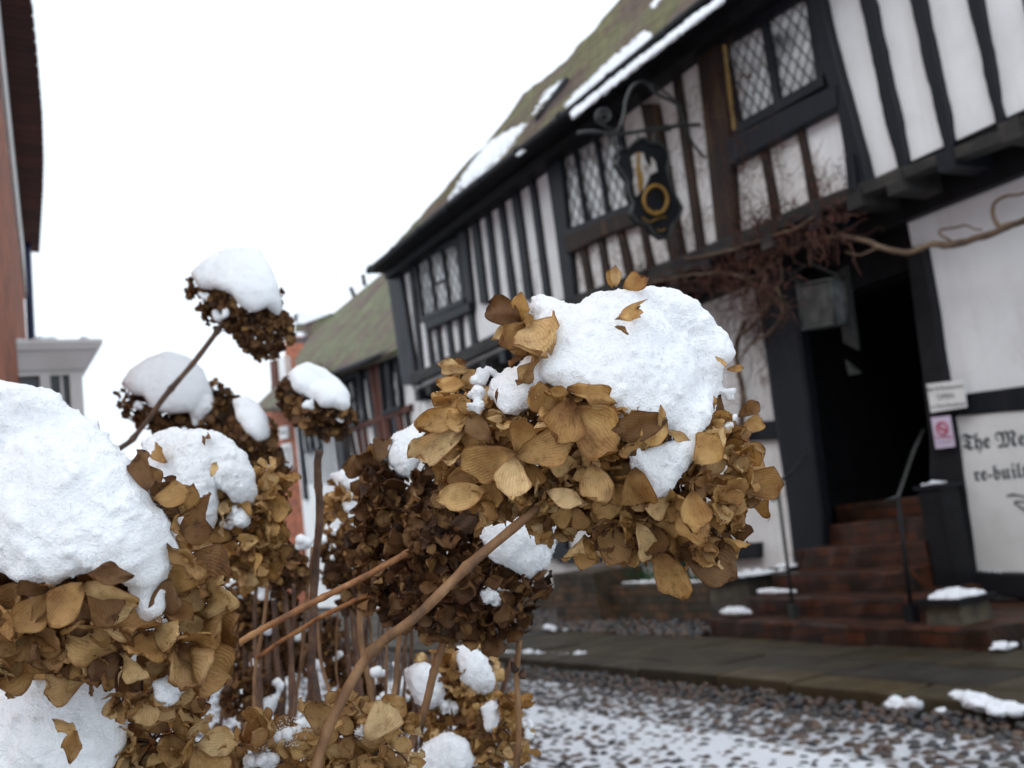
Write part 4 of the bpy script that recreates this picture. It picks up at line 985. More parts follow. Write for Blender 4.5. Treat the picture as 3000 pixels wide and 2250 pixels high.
# brick house beyond
bh = empty('brick_house', 'orange brick house with white sash windows and a low grey-green roof', 'building', loc=(7, 23, 0))
HP = 6.75
c0, c1_ = hx(C8(1000, 1200), HP), hx(C8(1245, 1180), HP)
mb = MB(); mb.box((HP, c1_[1], 0), (HP + 5, c0[1] + 1.2, c0[2] - .1)); mb.build('wall', M['brick_red'], bh)
rr = [(1000, 1185), (1075, 1110), (1140, 1055), (1250, 1000), (1400, 900), (1420, 1120), (1245, 1190), (1010, 1215)]
R3 = [slope_hit(C8(*p), HP - .25, c0[2] - .05, radians(45)) for p in rr]
mb = MB(); mb.prism(R3, (.08, 0, -.08)); mb.build('roof', M['roof_green'], bh)
for q_ in ([(1160, 1330), (1215, 1320), (1222, 1400), (1168, 1410)], [(1175, 1440), (1235, 1430), (1250, 1600), (1190, 1620)], [(1060, 1340), (1105, 1335), (1115, 1440), (1070, 1445)]):
    window([C8(*p) for p in q_], 2, HP, bh, bar=.09, mull=.05, proud=.06, mat=M['white_paint'], lattice=False)
# far house with snowy flat top, brick wall and white panel
fh = empty('far_brick_house', 'farthest dark brick house with snowy roof edge and a white panelled bay', 'building', loc=(9.5, 27, 0))
FP = 9.2
def fq(name, pts, mat, d=0.0, th=.3):
    mb = MB(); mb.prism([hx(C8(*p), FP - d) for p in pts], (th, 0, 0)); return mb.build(name, mat, fh)
fq('wall', [(1180, 740), (1420, 740), (1500, 1100), (1190, 1160)], M['brick_red'], 0, 3)
fq('eaves', [(1225, 755), (1400, 745), (1400, 770), (1230, 785)], M['timber'], .4, .5)
fq('roof', [(1240, 735), (1255, 640), (1290, 625), (1480, 600), (1480, 740)], M['roof_green'], .3, 1.5)
fq('snow_patch', [(1245, 660), (1255, 600), (1480, 592), (1400, 625), (1300, 660)], M['snow_far'], .34, .3)
fq('snow_patch', [(1232, 740), (1240, 715), (1300, 715), (1300, 742)], M['snow_far'], .42, .1)
fq('chimney_pot', [(1240, 600), (1262, 595), (1260, 645), (1235, 645)], M['stone'], .36, .2)
fq('bay', [(1115, 880), (1175, 870), (1195, 1050), (1130, 1060)], M['white_paint'], .2, 1)
fq('corner_post', [(1082, 905), (1115, 890), (1130, 1065), (1095, 1075)], M['timber_red'], .3, .3)
fq('wall', [(1090, 1060), (1250, 1030), (1250, 1300), (1100, 1300)], M['stone'], -.1, 1)

# ================================================================== LEFT SIDE: BRICK HOUSE AND BAY
lh = empty('red_brick_house', 'tall red brick house with deep dark tiled eaves along the left edge', 'building', loc=(.7, 10, 0))
EA = [hz(p, 5.5) for p in ((82, -60), (97, 30), (110, 160), (125, 340), (129, 470), (127, 560), (116, 741))]
WD = .36
def wall_line(y): return .55 + (y - 8.0) * .0710 - .0
wy0, wy1 = 1.2, 14.6
W1_, W2_ = hz((5, 200), 5.38), hz((63, 735), 5.38); wsl = (W2_[0] - W1_[0]) / (W2_[1] - W1_[1]); wy1 = W2_[1] + .1; print('left wall', W1_, W2_, wsl)
wA = np.array([W2_[0] + wsl * .1, wy1]); wB = np.array([wA[0] - wsl * (wy1 - wy0), wy0])
mb = MB(); mb.prism([(wB[0], wB[1], -.1), (wA[0], wA[1], -.1), (wA[0], wA[1], 5.4), (wB[0], wB[1], 5.4)], (-4, 0, 0)); mb.build('wall', M['brick_red'], lh)
# tiled eaves: stepped courses overhanging the wall
def eave_pt(y):
    ys_ = np.array([p[1] for p in EA]); xs_ = np.array([p[0] for p in EA]); o2 = np.argsort(ys_); 
    a_, b_ = o2[0], o2[-1]
    if y < ys_[a_]: return xs_[a_] + (y - ys_[a_]) * .075
    return np.interp(y, ys_[o2], xs_[o2])
e0, e1 = 1.0, EA[-1][1]
yy = np.linspace(e0, e1, 130); mb = MB()
for i in range(len(yy) - 1):
    a, b = yy[i], yy[i + 1]; j = .012 * (i % 2)
    mb.prism([(eave_pt(a) - j, a, 5.5), (eave_pt(b) - j, b - .01, 5.5), (wA[0] - wsl * (wy1 - b) - .1, b - .01, 5.5 + .02), (wA[0] - wsl * (wy1 - a) - .1, a, 5.5 + .02)], (0, 0, .05 + j))
mb.build('eaves', M['tile_dark'], lh)
mb = MB(); mb.prism([(eave_pt(e0), e0, 5.56), (eave_pt(e1), e1, 5.56), (eave_pt(e1) - 3, e1, 8.4), (eave_pt(e0) - 3, e0, 8.4)], (0, 0, .08)); mb.build('roof', M['tile_dark'], lh)
mb = MB(); xw = lambda y: wA[0] - wsl * (wy1 - y)
mb.prism([(xw(4) + .03, 4, 5.42), (xw(wy1) + .03, wy1 - .05, 5.42), (xw(wy1) + .03, wy1 - .05, 4.75), (xw(4) + .03, 4, 4.9)], (-.06, 0, 0)); mb.build('fascia_board', M['white_paint'], lh)
p0, p1 = hy((80, 742), wy1), hy((92, 1000), wy1)
mb = MB(); mb.tube([p0 + np.array([0, 0, .2]), p0, p1, p1 - np.array([0, 0, 2])], .05, 8); M['blue_pipe'] = newmat('blue_pipe', (.015, .02, .07), .4)[0]; mb.build('downpipe', M['blue_pipe'], lh)
# bay window with snow on its flat roof
bay = empty('bay_window', 'white painted bay with moulded cornice and snow on its flat top, on the brick house', 'bay window', loc=(.75, 9.3, 0))
def by_(p, y): return hy(p, y)
BY = 9.0
def prof(ptsL, ptsR, y0, y1, name, mat): pass
def bx3(name, px0, px1, pyt, pyb, ov, mat, y0=BY):
    a = hy((px0, pyt), y0); b = hy((px1, pyb), y0); mb = MB(); mb.box((a[0], y0 - ov, b[2]), (b[0], y0 + 1.7 + ov, a[2])); return mb.build(name, mat, bay)
zt = hy((280, 1003), BY)[2]; z2 = hy((253, 1113), BY)[2] + .07; z1_ = hy((290, 1020), BY)[2]
xl = hy((28, 1050), BY)[0]; xr = hy((295, 1009), BY)[0]; xb = hy((244, 1113), BY)[0]
mb = MB()
prs = [(0, 0, zt), (0, 0, zt - .035), (.015, 0, zt - .04), (.02, 0, zt - .07), (.055, 0, z2 + .16), (.09, 0, z2 + .09), (.12, 0, z2 + .03), (xr - xb, 0, z2)]
vs = []
for ins, _, z in prs: vs += [(xl + ins * .3, BY + ins - .13, z), (xr - ins, BY + ins - .13, z), (xr - ins, BY + 1.9 - ins, z), (xl, BY + 1.9 - ins, z)]
n = len(prs); fs = [(0, 1, 2, 3), tuple(4 * (n - 1) + k for k in (3, 2, 1, 0))] + [(4 * i + k, 4 * i + (k + 1) % 4, 4 * i + 4 + (k + 1) % 4, 4 * i + 4 + k) for i in range(n - 1) for k in range(4)]
mb.add(vs, fs); mb.build('cornice', M['white_paint'], bay)
mb = MB(); mb.box((xl + .02, BY, z2 - .02), (xb, BY + 1.7, z2 - .001)); mb.box((xl + .02, BY, 0), (xb, BY + 1.7, z2 - 1.1))
for pa, pb in ((30, 52), (118, 148), (205, 243)):
    a, b = hy((pa, 1130), BY)[0], hy((pb, 1130), BY)[0]; mb.box((a, BY + .001, z2 - 1.1), (b, BY + 1.69, z2 - .02))
mb.build('frame', M['white_paint'], bay)
M['dark_glass'] = noisy('dark_glass', [(.3, (.02, .025, .03)), (.7, (.07, .08, .09))], 3, .08, .05, .002)
mb = MB(); mb.box((xl + .03, BY + .06, z2 - 1.1), (xb - .03, BY + 1.6, z2 - .02)); mb.build('pane', M['dark_glass'], bay)
mb = MB(); a = hy((178, 1130), BY)[0]; mb.box((a, BY + .03, z2 - 1.1), (a + .02, BY + .07, z2 - .02)); mb.box((xl + .04, BY + .03, z2 - .5), (xb - .04, BY + .07, z2 - .47)); mb.build('glazing_bar', M['white_paint'], bay)
balls = [(random.uniform(xl + .05, xr - .08), random.uniform(BY - .05, BY + 1.7), zt + .0, random.uniform(.03, .06)) for _ in range(260)]
blob('snow_patch', balls, .02, bay, M['snow_far'], .01, 8, 0, 1, 1)

# ================================================================== HYDRANGEAS
def petal_template(seed, nu=8, nv=9):
    r = np.random.default_rng(seed)
    u = np.linspace(-1, 1, nu + 1); v = np.linspace(0, 1, nv + 1); Uu, Vv = np.meshgrid(u, v, indexing='ij')
    Vv = 1 - (1 - Vv) ** 1.7
    wd = (.40 + .16 * r.random()) * (Vv + .012) ** .62 * np.sqrt(np.clip(1.004 - Vv ** r.uniform(2.6, 4.2), 0, 1)) * 1.18
    wd = wd * (1 + .05 * np.sin(7 * Vv + r.uniform(0, 6)) + .05 * Uu * r.uniform(-1, 1))
    y = Vv * (1 - .10 * Uu ** 2 * Vv) + .10 * r.uniform(-1, 1) * Uu * Vv ** 3
    x = Uu * wd
    bend = r.uniform(-.8, 1.6); cup = r.uniform(.1, 1.1); rp = r.uniform(.03, .15); fr = r.uniform(5, 9); ph = r.uniform(0, 6)
    z = cup * (np.abs(x) ** 1.7) * (.4 + Vv) + rp * np.sin(fr * y * 1.3 + ph + 2 * np.sign(Uu)) * np.abs(Uu) ** 2 + rp * .5 * np.sin(4.1 * Uu + 6 * Vv + ph)
    z += .04 * r.standard_normal(z.shape) * np.abs(Uu) * Vv
    # curl along the length
    an = bend * y; ly = np.where(abs(bend) < .05, y, np.sin(an) / (bend if abs(bend) > .05 else 1)); lz = np.where(abs(bend) < .05, 0, (1 - np.cos(an)) / (bend if abs(bend) > .05 else 1))
    yy = ly - z * np.sin(an); zz = lz + z * np.cos(an)
    tw = r.uniform(-.5, .5); xx = x * np.cos(tw * Vv) - zz * np.sin(tw * Vv); zz = x * np.sin(tw * Vv) + zz * np.cos(tw * Vv)
    V_ = np.stack([xx, yy, zz], -1).reshape(-1, 3); UV = np.stack([(Uu + 1) / 2, Vv], -1).reshape(-1, 2)
    n2 = nv + 1; i0 = (np.arange(nu)[:, None] * n2 + np.arange(nv)[None]).ravel()
    return V_, np.stack([i0, i0 + n2, i0 + n2 + 1, i0 + 1], 1), UV
TEMPL = [petal_template(s) for s in range(26)]
TEMPL_LO = [petal_template(s + 50, 4, 4) for s in range(10)]
def norm(a): return a / max(np.linalg.norm(a), 1e-9)
class Petals:
    def __init__(s): s.v = []; s.f = []; s.uv = []; s.n = 0
    def add(s, base, along, normal, size, lo=False, wide=1.0):
        V_, F_, UV = random.choice(TEMPL_LO if lo else TEMPL)
        y = norm(along); z = norm(normal - y * np.dot(normal, y)); x = np.cross(y, z)
        s.v.append(base + size * (V_[:, 0:1] * x * wide + V_[:, 1:2] * y + V_[:, 2:3] * z)); s.f.append(F_ + s.n); s.uv.append(UV); s.n += len(V_)
    def floret(s, c, nrm_, size, lo=False):
        nrm_ = norm(nrm_); a = norm(np.cross(nrm_, rng.normal(size=3))); b = np.cross(nrm_, a); ph = random.uniform(0, pi); k = 4 if random.random() < .8 else 3
        op = random.uniform(-.05, 1.0)
        for i in range(k):
            t = ph + 2 * pi * i / k + random.gauss(0, .15); d = a * cos(t) + b * sin(t)
            o = op + random.gauss(0, .22); al = d * cos(o) + nrm_ * sin(o); s.add(c + d * size * .05, al, nrm_ * cos(o) - d * sin(o), size * random.uniform(.62, 1.12), lo)
    def build(s, name, mat, parent):
        me = mesh_np(name, np.concatenate(s.v), np.concatenate(s.f), mat, True, np.concatenate(s.uv)); return link(name, me, parent)

def flower(label, depth, lobes, petal_px, snows=(), stem=None, mat='petal', voxel=None, rz=.85, extra=(), lo=False, stem_mat='stalk', stem_r=.003, dens=1.0, seed=0, fine=True, seg=10, grains=(), snow_rmax=None, droop=.25):
    """lobes: (px, py, rx, ry[, depth shift m]); snows: list of outlines or (px, py, r) balls"""
    random.seed(100 + seed); global rng; rng = np.random.default_rng(100 + seed)
    mpp = depth / FD
    L = []
    for l in lobes:
        ds = l[4] if len(l) > 4 else 0.0
        L.append((P(l[0], l[1], depth + ds), l[2] * mpp, l[3] * mpp, (l[2] + l[3]) / 2 * rz * mpp, l[0], l[1], ds))
    ctr = np.mean([l[0] for l in L], axis=0)
    root = empty('hydrangea_flower', label, 'flower head', 'dried hydrangea flower heads capped with snow', loc=tuple(ctr))
    # ---- snow
    balls = []
    def front(x, y):
        z = 0.0
        for l in L:
            ex, ey = (x - l[4]) * mpp / l[1], (y - l[5]) * mpp / l[2]; q = 1 - ex * ex - ey * ey
            if q > 0: z = max(z, l[3] * sqrt(q) - l[6])
        return z
    midy = min(l[5] for l in L)
    rmx = snow_rmax or (30 if fine else petal_px * .75)
    for sn in snows:
        if len(sn) == 3 and not isinstance(sn[0], tuple):
            x, y, r = sn; f_ = front(x, y); 
            for k in range(9):
                a = random.uniform(0, 2 * pi); o_r = random.uniform(.15, .75) * r; balls.append((*P(x + o_r * cos(a), y + o_r * .8 * sin(a), depth - f_ * .95 + random.uniform(-.3, .3) * r * mpp), r * random.uniform(.28, .55) * mpp))
            continue
        xs_ = [p[0] for p in sn]; ys_ = [p[1] for p in sn]; st = max(5, petal_px * .16); top_y = min(ys_)
        for x in np.arange(min(xs_), max(xs_) + st, st):
            for y in np.arange(min(ys_), max(ys_) + st, st):
                x_, y_ = x + random.uniform(-.3, .3) * st, y + random.uniform(-.3, .3) * st
                if in_poly(x_, y_, sn):
                    d = poly_dist(x_, y_, sn); r = min(d * 1.0 + 1, rmx); f_ = front(x_, y_)
                    balls.append((*P(x_, y_, depth - f_ * .93), r * mpp))
                    if y_ < midy + 5 and d > st:            # the cap goes on over the top of the head
                        zb = f_ if f_ > 0 else 0
                        for k in (.45, 0, -.45): balls.append((*P(x_, y_, depth - zb * k), r * mpp * .95))
    vx = voxel or depth * 2.6 / FD
    if fine and balls:
        for b_ in list(balls):
            for _ in range(2):
                dv = rng.normal(size=3); dv /= np.linalg.norm(dv); rc = vx * random.uniform(.9, 2.0)
                if b_[3] > rc: balls.append((*(np.array(b_[:3]) + dv * (b_[3] - rc * .2)), rc))
    if balls:
        cap = blob('snow_cap', balls, vx, root, M['snow'], (.0024 if fine else .0008 + mpp * 1.5), (48 if fine else 40), (vx * .7 if fine else vx * .15), .16 / vx, 1 if fine else 5)
        if fine:                                     # loose crystals standing on the surface
            mc = cap.data; nvv = len(mc.vertices); co = np.empty(nvv * 3, np.float32); mc.vertices.foreach_get('co', co); co = co.reshape(-1, 3)
            no = np.empty(nvv * 3, np.float32); mc.vertices.foreach_get('normal', no); no = no.reshape(-1, 3)
            pick = rng.choice(nvv, min(nvv, int(nvv * .16)), replace=False)
            cov, cof = ico(1); rg = rng.uniform(.25, .75, len(pick)) * mpp * 1.9
            rot = rng.uniform(.6, 1.3, (len(pick), 1, 3))
            gv = (cov[None] * rot * rg[:, None, None] + (co[pick] + no[pick] * rg[:, None] * rng.uniform(-.3, 1.1, (len(pick), 1)))[:, None]).reshape(-1, 3)
            gf = (cof[None] + (np.arange(len(pick)) * len(cov))[:, None, None]).reshape(-1, 3)
            gm = mesh_np('snow_crystals', gv, gf, M['snow']); go = link('snow_crystals', gm, cap); go['kind'] = 'stuff'
    B = np.array([b_ for b_ in balls if b_[3] > vx * 2.2]) if balls else np.zeros((0, 4))
    # ---- florets
    pet = Petals(); ps = petal_px * mpp; ped = MB()
    for li, l in enumerate(L):
        ax = np.array([l[1], l[2], l[3]]); area = 4 * pi * ((ax[0] * ax[1]) ** 1.6 + (ax[0] * ax[2]) ** 1.6 + (ax[1] * ax[2]) ** 1.6) ** (1 / 1.6) / 3 ** (1 / 1.6)
        n = max(8, int(area / (ps * ps * 1.15) * dens))
        for i in range(n):
            zz_ = 1 - 2 * (i + .5) / n; ph = i * 2.39996 + seed; rr = sqrt(1 - zz_ * zz_)
            dl = np.array([rr * cos(ph), zz_, rr * sin(ph)]) + rng.normal(0, .07, 3); dl /= np.linalg.norm(dl)
            if dl[2] < -.55 and not lo: 
                if random.random() < .4: continue
            layer = random.choice((1.0, .95, .86, .74, .6))
            loc = dl * ax * layer * .90
            c = l[0] + CX * loc[0] + CY * loc[1] - CF * loc[2]
            skip = False
            q0 = c - CAM; dz = np.dot(q0, CF); cpx, cpy = 1106 + np.dot(q0, CX) / dz * FD, 829.5 - np.dot(q0, CY) / dz * FD
            if dl[2] > -.2:
                for sn in snows:
                    if (isinstance(sn[0], tuple) and in_poly(cpx, cpy, sn) and poly_dist(cpx, cpy, sn) > petal_px * .13) or (not isinstance(sn[0], tuple) and (cpx - sn[0]) ** 2 + (cpy - sn[1]) ** 2 < (sn[2] * .95) ** 2): skip = True
            for m_, l2 in enumerate(L):
                if m_ != li:
                    q = c - l2[0]; e_ = np.array([np.dot(q, CX) / l2[1], np.dot(q, CY) / l2[2], np.dot(q, -CF) / l2[3]])
                    if np.linalg.norm(e_) < .68: skip = True
            if skip: continue
            if len(B) and (np.linalg.norm(B[:, :3] - c, axis=1) < B[:, 3] * .9).any(): continue
            nw = dl / ax; nw = norm(CX * nw[0] + CY * nw[1] - CF * nw[2] + rng.normal(0, .50, 3) - np.array([0, 0, droop]))
            pet.floret(c, nw, ps * random.choice((.72, .85, .95, 1.05, 1.25)), lo)
            if not lo and i % 2 == 0: ped.tube(spline([l[0] + (c - l[0]) * .15, l[0] + (c - l[0]) * .6 + rng.normal(0, .002, 3), c], 3), .0006, 4, cap=False)
    for (bx_, by2, tx, ty, dof, wide) in extra:        # single petals seen apart from the rest
        f_ = front(bx_, by2); b = P(bx_, by2, depth - f_ - dof); t_ = P(tx, ty, depth - front(tx, ty) * .9 - dof - .004)
        pet.add(b, t_ - b, -CF + rng.normal(0, .25, 3), np.linalg.norm(t_ - b) * 1.02, False, wide * .88)
    head = pet.build('petals', M[mat], root)
    if ped.v: ped.build('flower_stalks', M['stalk_dark'], root)
    if stem:
        pts = [P(*p) for p in stem]; q = spline(pts, seg); mb = MB()
        sd_ = random.random() * 40; q = [p + np.array([wob(p, 25, .0025, sd_), wob(p, 25, .0025, sd_ + 5), 0]) for p in q]
        rr_ = [stem_r * (1 + .12 * mnoise.noise(Vector((i * .5, sd_, 0))) + (.34 if i % (seg * 2) == seg else 0) * 1.0) for i in range(len(q))]
        for i in range(1, len(rr_) - 1):
            if i % (seg * 2) in (seg - 1, seg + 1): rr_[i] *= 1.08
        mb.tube(q, rr_, 10); mb.build('stem', M[stem_mat], root)
    if grains:
        mb = MB(); V0, F_ = ico(1)
        for (gx, gy, gr, gn) in grains:
            for _ in range(int(gn * 1.2)):
                a = random.uniform(0, 2 * pi); rr = gr * .72 * sqrt(random.random()); x, y = gx + rr * cos(a), gy + rr * sin(a)
                c = P(x, y, depth - front(x, y) * 1.02 - random.uniform(0, .004)); s_ = random.uniform(.3, .75) * mpp * 1.8
                mb.add(V0 * s_ * rng.uniform(.6, 1.3, 3) + c, [tuple(f) for f in F_], 0, True)
        o = mb.build('snow_grains', M['snow'], root); o['kind'] = 'stuff'
    return root

# main head
S1 = [(1142, 660), (1150, 640), (1180, 640), (1205, 655), (1250, 660), (1290, 632), (1340, 622), (1400, 619), (1450, 624), (1500, 648), (1545, 690), (1575, 735), (1583, 765), (1578, 785), (1560, 792), (1562, 820), (1545, 870), (1525, 920), (1508, 950), (1498, 990), (1470, 1020), (1450, 1060), (1412, 1085), (1392, 1070), (1378, 1035), (1362, 1000), (1345, 965), (1352, 955), (1385, 975), (1430, 965), (1462, 948), (1440, 925), (1395, 915), (1352, 925), (1325, 905), (1318, 880), (1290, 862), (1240, 842), (1195, 835), (1172, 810), (1165, 770), (1172, 730), (1150, 690)]
ex = [(1125, 695, 1055, 655, .006, 1.15), (1128, 695, 1132, 625, .005, .9), (1135, 700, 1060, 750, .008, .95), (1145, 700, 1185, 770, .012, .9), (1160, 760, 1135, 835, .012, .8),
      (1330, 620, 1332, 572, .0, .9), (1345, 622, 1400, 598, .004, 1.1), (1322, 622, 1316, 585, -.004, .7),
      (1332, 690, 1402, 660, .024, .55), (1348, 705, 1328, 735, .024, .9), (1570, 798, 1606, 795, .0, .7), (1545, 770, 1568, 790, .012, .6),
      (1225, 838, 1338, 862, .018, .75), (1235, 860, 1200, 960, .012, 1.3), (1230, 850, 1185, 835, .016, .7), (1245, 880, 1345, 960, .012, 1.3), (1440, 905, 1325, 930, .02, .9), (1440, 905, 1395, 960, .02, .9), (1425, 930, 1420, 870, .02, .4), (1440, 930, 1490, 950, .018, .6), (1400, 945, 1330, 975, .018, .7),
      (1115, 985, 1235, 960, .012, 1.0), (1115, 985, 1090, 1080, .012, 1.0), (1115, 980, 1000, 1010, .010, 1.1), (1115, 980, 1150, 890, .010, 1.0),
      (1370, 1010, 1385, 1100, .010, 1.1), (1280, 1000, 1290, 1075, .01, 1.1), (1470, 1100, 1500, 1175, .008, 1.1), (1500, 1000, 1560, 950, .008, 1.1), (1590, 1040, 1655, 1050, .0, .8), (1600, 930, 1645, 905, .0, .8), (1595, 900, 1640, 870, .0, .8), (1500, 1060, 1490, 1150, .008, 1.0), (1520, 980, 1555, 930, .006, .9), (1180, 1060, 1260, 1090, .008, .9), (1050, 1060, 975, 1075, .004, .8), (1060, 950, 1010, 905, .008, .9), (1380, 1130, 1400, 1205, .004, .9), (1015, 800, 945, 792, .0, .8), (1010, 832, 934, 826, .0, .8), (1008, 862, 932, 880, .0, .8), (1005, 895, 930, 912, .002, .7), (1000, 930, 905, 975, .0, .7), (1010, 780, 960, 800, -.004, .9), (1130, 700, 1062, 735, .0, .8), (1420, 1190, 1465, 1285, .0, .9), (1470, 1180, 1550, 1230, .0, .9), (1290, 1130, 1330, 1190, .0, .9)]
flower('large central dried hydrangea head with a thick snow cap, in sharp focus', .50,
       [(1110, 965, 175, 170), (1290, 900, 220, 235), (1465, 1035, 168, 200), (1300, 1060, 170, 120)], 64,
       [S1, [(1066, 826), (1090, 800), (1128, 790), (1140, 768), (1158, 775), (1166, 805), (1176, 840), (1160, 872), (1128, 890), (1098, 893), (1070, 878), (1060, 850)], (1028, 855, 24), (1030, 880, 20), (1292, 905, 26), (1285, 925, 18), (1576, 850, 22), (1583, 905, 17), (1576, 920, 14), (1035, 812, 20), (1060, 800, 14)],
       [(1300, 900, .50), (1240, 1010, .50), (1140, 1112, .478), (1010, 1225, .468), (900, 1330, .462), (800, 1410, .46), (735, 1530, .455), (685, 1665, .45), (640, 1900, .44), (600, 2600, .45), (560, 4200, .5)], stem_r=.0023, extra=ex, voxel=.0010, seed=1, dens=1.5, grains=[(1150, 670, 22, 60), (1170, 760, 16, 50), (1120, 840, 66, 160), (1290, 910, 32, 90), (1400, 1075, 26, 60), (1440, 960, 40, 70), (1350, 700, 50, 60), (1560, 820, 20, 40)])
# big one at lower left
S2 = [(-60, 840), (0, 824), (60, 830), (140, 862), (210, 912), (275, 985), (320, 1060), (365, 1130), (388, 1180), (385, 1215), (365, 1235), (360, 1290), (348, 1335), (305, 1338), (288, 1310), (285, 1262), (250, 1240), (200, 1240), (160, 1252), (125, 1262), (75, 1270), (30, 1255), (-80, 1225)]
ex2 = [(290, 1245, 190, 1240, .015, .7), (180, 1260, 110, 1340, .01, 1.2), (185, 1260, 290, 1330, .012, 1.2), (200, 1250, 240, 1345, .01, 1.0), (320, 1060, 310, 985, .01, .8), (330, 1080, 400, 1080, .008, 1.0), (360, 1180, 450, 1218, .006, .7), (385, 1110, 350, 1030, .004, .8)]
flower('biggest snow-capped dried hydrangea head, cut by the left edge', .42, [(150, 1190, 240, 250), (300, 1360, 165, 175), (60, 1310, 180, 110), (335, 1200, 80, 170)], 98,
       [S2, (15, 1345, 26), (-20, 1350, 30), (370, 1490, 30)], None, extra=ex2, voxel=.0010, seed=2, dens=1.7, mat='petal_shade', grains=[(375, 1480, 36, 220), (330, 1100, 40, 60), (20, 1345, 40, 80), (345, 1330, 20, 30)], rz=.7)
S3 = [(-60, 1520), (0, 1480), (60, 1455), (130, 1448), (200, 1462), (248, 1500), (272, 1560), (265, 1620), (230, 1680), (150, 1720), (-60, 1740)]
flower('snow-capped dried hydrangea head in the bottom left corner', .46, [(120, 1640, 170, 160), (330, 1600, 130, 110), (230, 1560, 110, 110)], 88, [S3, (0, 1440, 48), (-25, 1400, 40)], None, extra=[(165, 1600, 140, 1520, .03, .6), (150, 1650, 175, 1560, .03, .7), (250, 1560, 285, 1480, .01, .8), (110, 1480, 60, 1400, .01, 1.0), (380, 1560, 330, 1490, .004, .9)], voxel=.0012, seed=3, dens=1.6, mat='petal_pale', rz=.7)
S4 = [(300, 952), (350, 932), (430, 925), (480, 940), (520, 975), (545, 1020), (556, 1062), (548, 1090), (505, 1082), (470, 1050), (462, 1020), (468, 1070), (470, 1120), (445, 1158), (405, 1155), (375, 1110), (345, 1050), (318, 1000)]
flower('mid-sized snow-covered hydrangea head behind the biggest one', .72, [(440, 1060, 125, 115), (525, 1160, 85, 100), (560, 1080, 50, 80)], 52, [S4, (510, 1122, 28), (535, 1108, 18), (490, 1135, 16)], None, seed=4, dens=1.5, mat='petal', rz=.75, extra=[(455, 1030, 470, 1000, .03, 1), (440, 960, 445, 930, .02, .6), (360, 1000, 340, 960, .02, .7)])
S5 = [(412, 588), (440, 562), (480, 538), (525, 530), (560, 540), (585, 575), (600, 620), (610, 668), (600, 685), (575, 662), (545, 675), (515, 658), (500, 635), (470, 625), (430, 622)]
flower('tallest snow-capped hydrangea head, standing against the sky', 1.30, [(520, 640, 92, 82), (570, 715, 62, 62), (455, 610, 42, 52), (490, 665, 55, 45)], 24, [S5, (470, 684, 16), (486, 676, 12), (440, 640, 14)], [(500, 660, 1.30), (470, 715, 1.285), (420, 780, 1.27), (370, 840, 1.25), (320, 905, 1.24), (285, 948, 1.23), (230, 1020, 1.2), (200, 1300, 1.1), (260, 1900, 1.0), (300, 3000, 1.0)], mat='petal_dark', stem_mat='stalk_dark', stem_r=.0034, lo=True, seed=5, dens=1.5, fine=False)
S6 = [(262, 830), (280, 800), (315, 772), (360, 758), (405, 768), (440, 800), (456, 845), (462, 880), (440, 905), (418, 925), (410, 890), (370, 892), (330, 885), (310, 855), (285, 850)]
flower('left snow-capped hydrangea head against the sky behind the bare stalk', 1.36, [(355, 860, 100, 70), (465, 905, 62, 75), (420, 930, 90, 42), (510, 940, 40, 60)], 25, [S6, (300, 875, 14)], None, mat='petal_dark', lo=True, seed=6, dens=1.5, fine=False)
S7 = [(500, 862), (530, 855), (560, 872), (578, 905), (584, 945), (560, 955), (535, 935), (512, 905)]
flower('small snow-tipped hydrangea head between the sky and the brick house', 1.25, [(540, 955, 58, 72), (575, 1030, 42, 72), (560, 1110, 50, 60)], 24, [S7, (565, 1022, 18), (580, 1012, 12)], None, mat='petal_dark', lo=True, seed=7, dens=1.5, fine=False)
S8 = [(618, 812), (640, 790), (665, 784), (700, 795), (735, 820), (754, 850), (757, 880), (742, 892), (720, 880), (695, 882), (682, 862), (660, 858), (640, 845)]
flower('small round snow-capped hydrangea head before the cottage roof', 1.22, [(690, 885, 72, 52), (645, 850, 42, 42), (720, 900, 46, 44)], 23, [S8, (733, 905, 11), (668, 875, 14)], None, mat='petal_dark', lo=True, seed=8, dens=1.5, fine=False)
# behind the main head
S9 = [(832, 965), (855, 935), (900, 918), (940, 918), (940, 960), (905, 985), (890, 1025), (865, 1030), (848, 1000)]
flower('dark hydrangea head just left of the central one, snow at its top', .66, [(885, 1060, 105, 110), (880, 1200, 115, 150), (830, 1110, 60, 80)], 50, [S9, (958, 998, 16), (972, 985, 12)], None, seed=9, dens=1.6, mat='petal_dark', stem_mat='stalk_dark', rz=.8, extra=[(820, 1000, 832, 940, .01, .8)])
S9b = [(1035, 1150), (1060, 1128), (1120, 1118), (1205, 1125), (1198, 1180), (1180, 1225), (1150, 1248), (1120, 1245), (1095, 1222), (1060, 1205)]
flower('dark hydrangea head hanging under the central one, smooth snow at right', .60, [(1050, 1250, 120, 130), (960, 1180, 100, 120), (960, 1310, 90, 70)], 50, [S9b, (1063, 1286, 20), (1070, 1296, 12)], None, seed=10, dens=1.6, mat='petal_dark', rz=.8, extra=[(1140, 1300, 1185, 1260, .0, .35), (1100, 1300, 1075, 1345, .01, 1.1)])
flower('small torn hydrangea head with snow beside the upright stalk', .90, [(755, 1078, 52, 48), (735, 1110, 42, 42)], 40, [[(712, 1030), (750, 1010), (800, 1012), (795, 1045), (770, 1060), (735, 1050)], (755, 1095, 20), (700, 1075, 14)], None, seed=11, mat='petal', rz=.8)
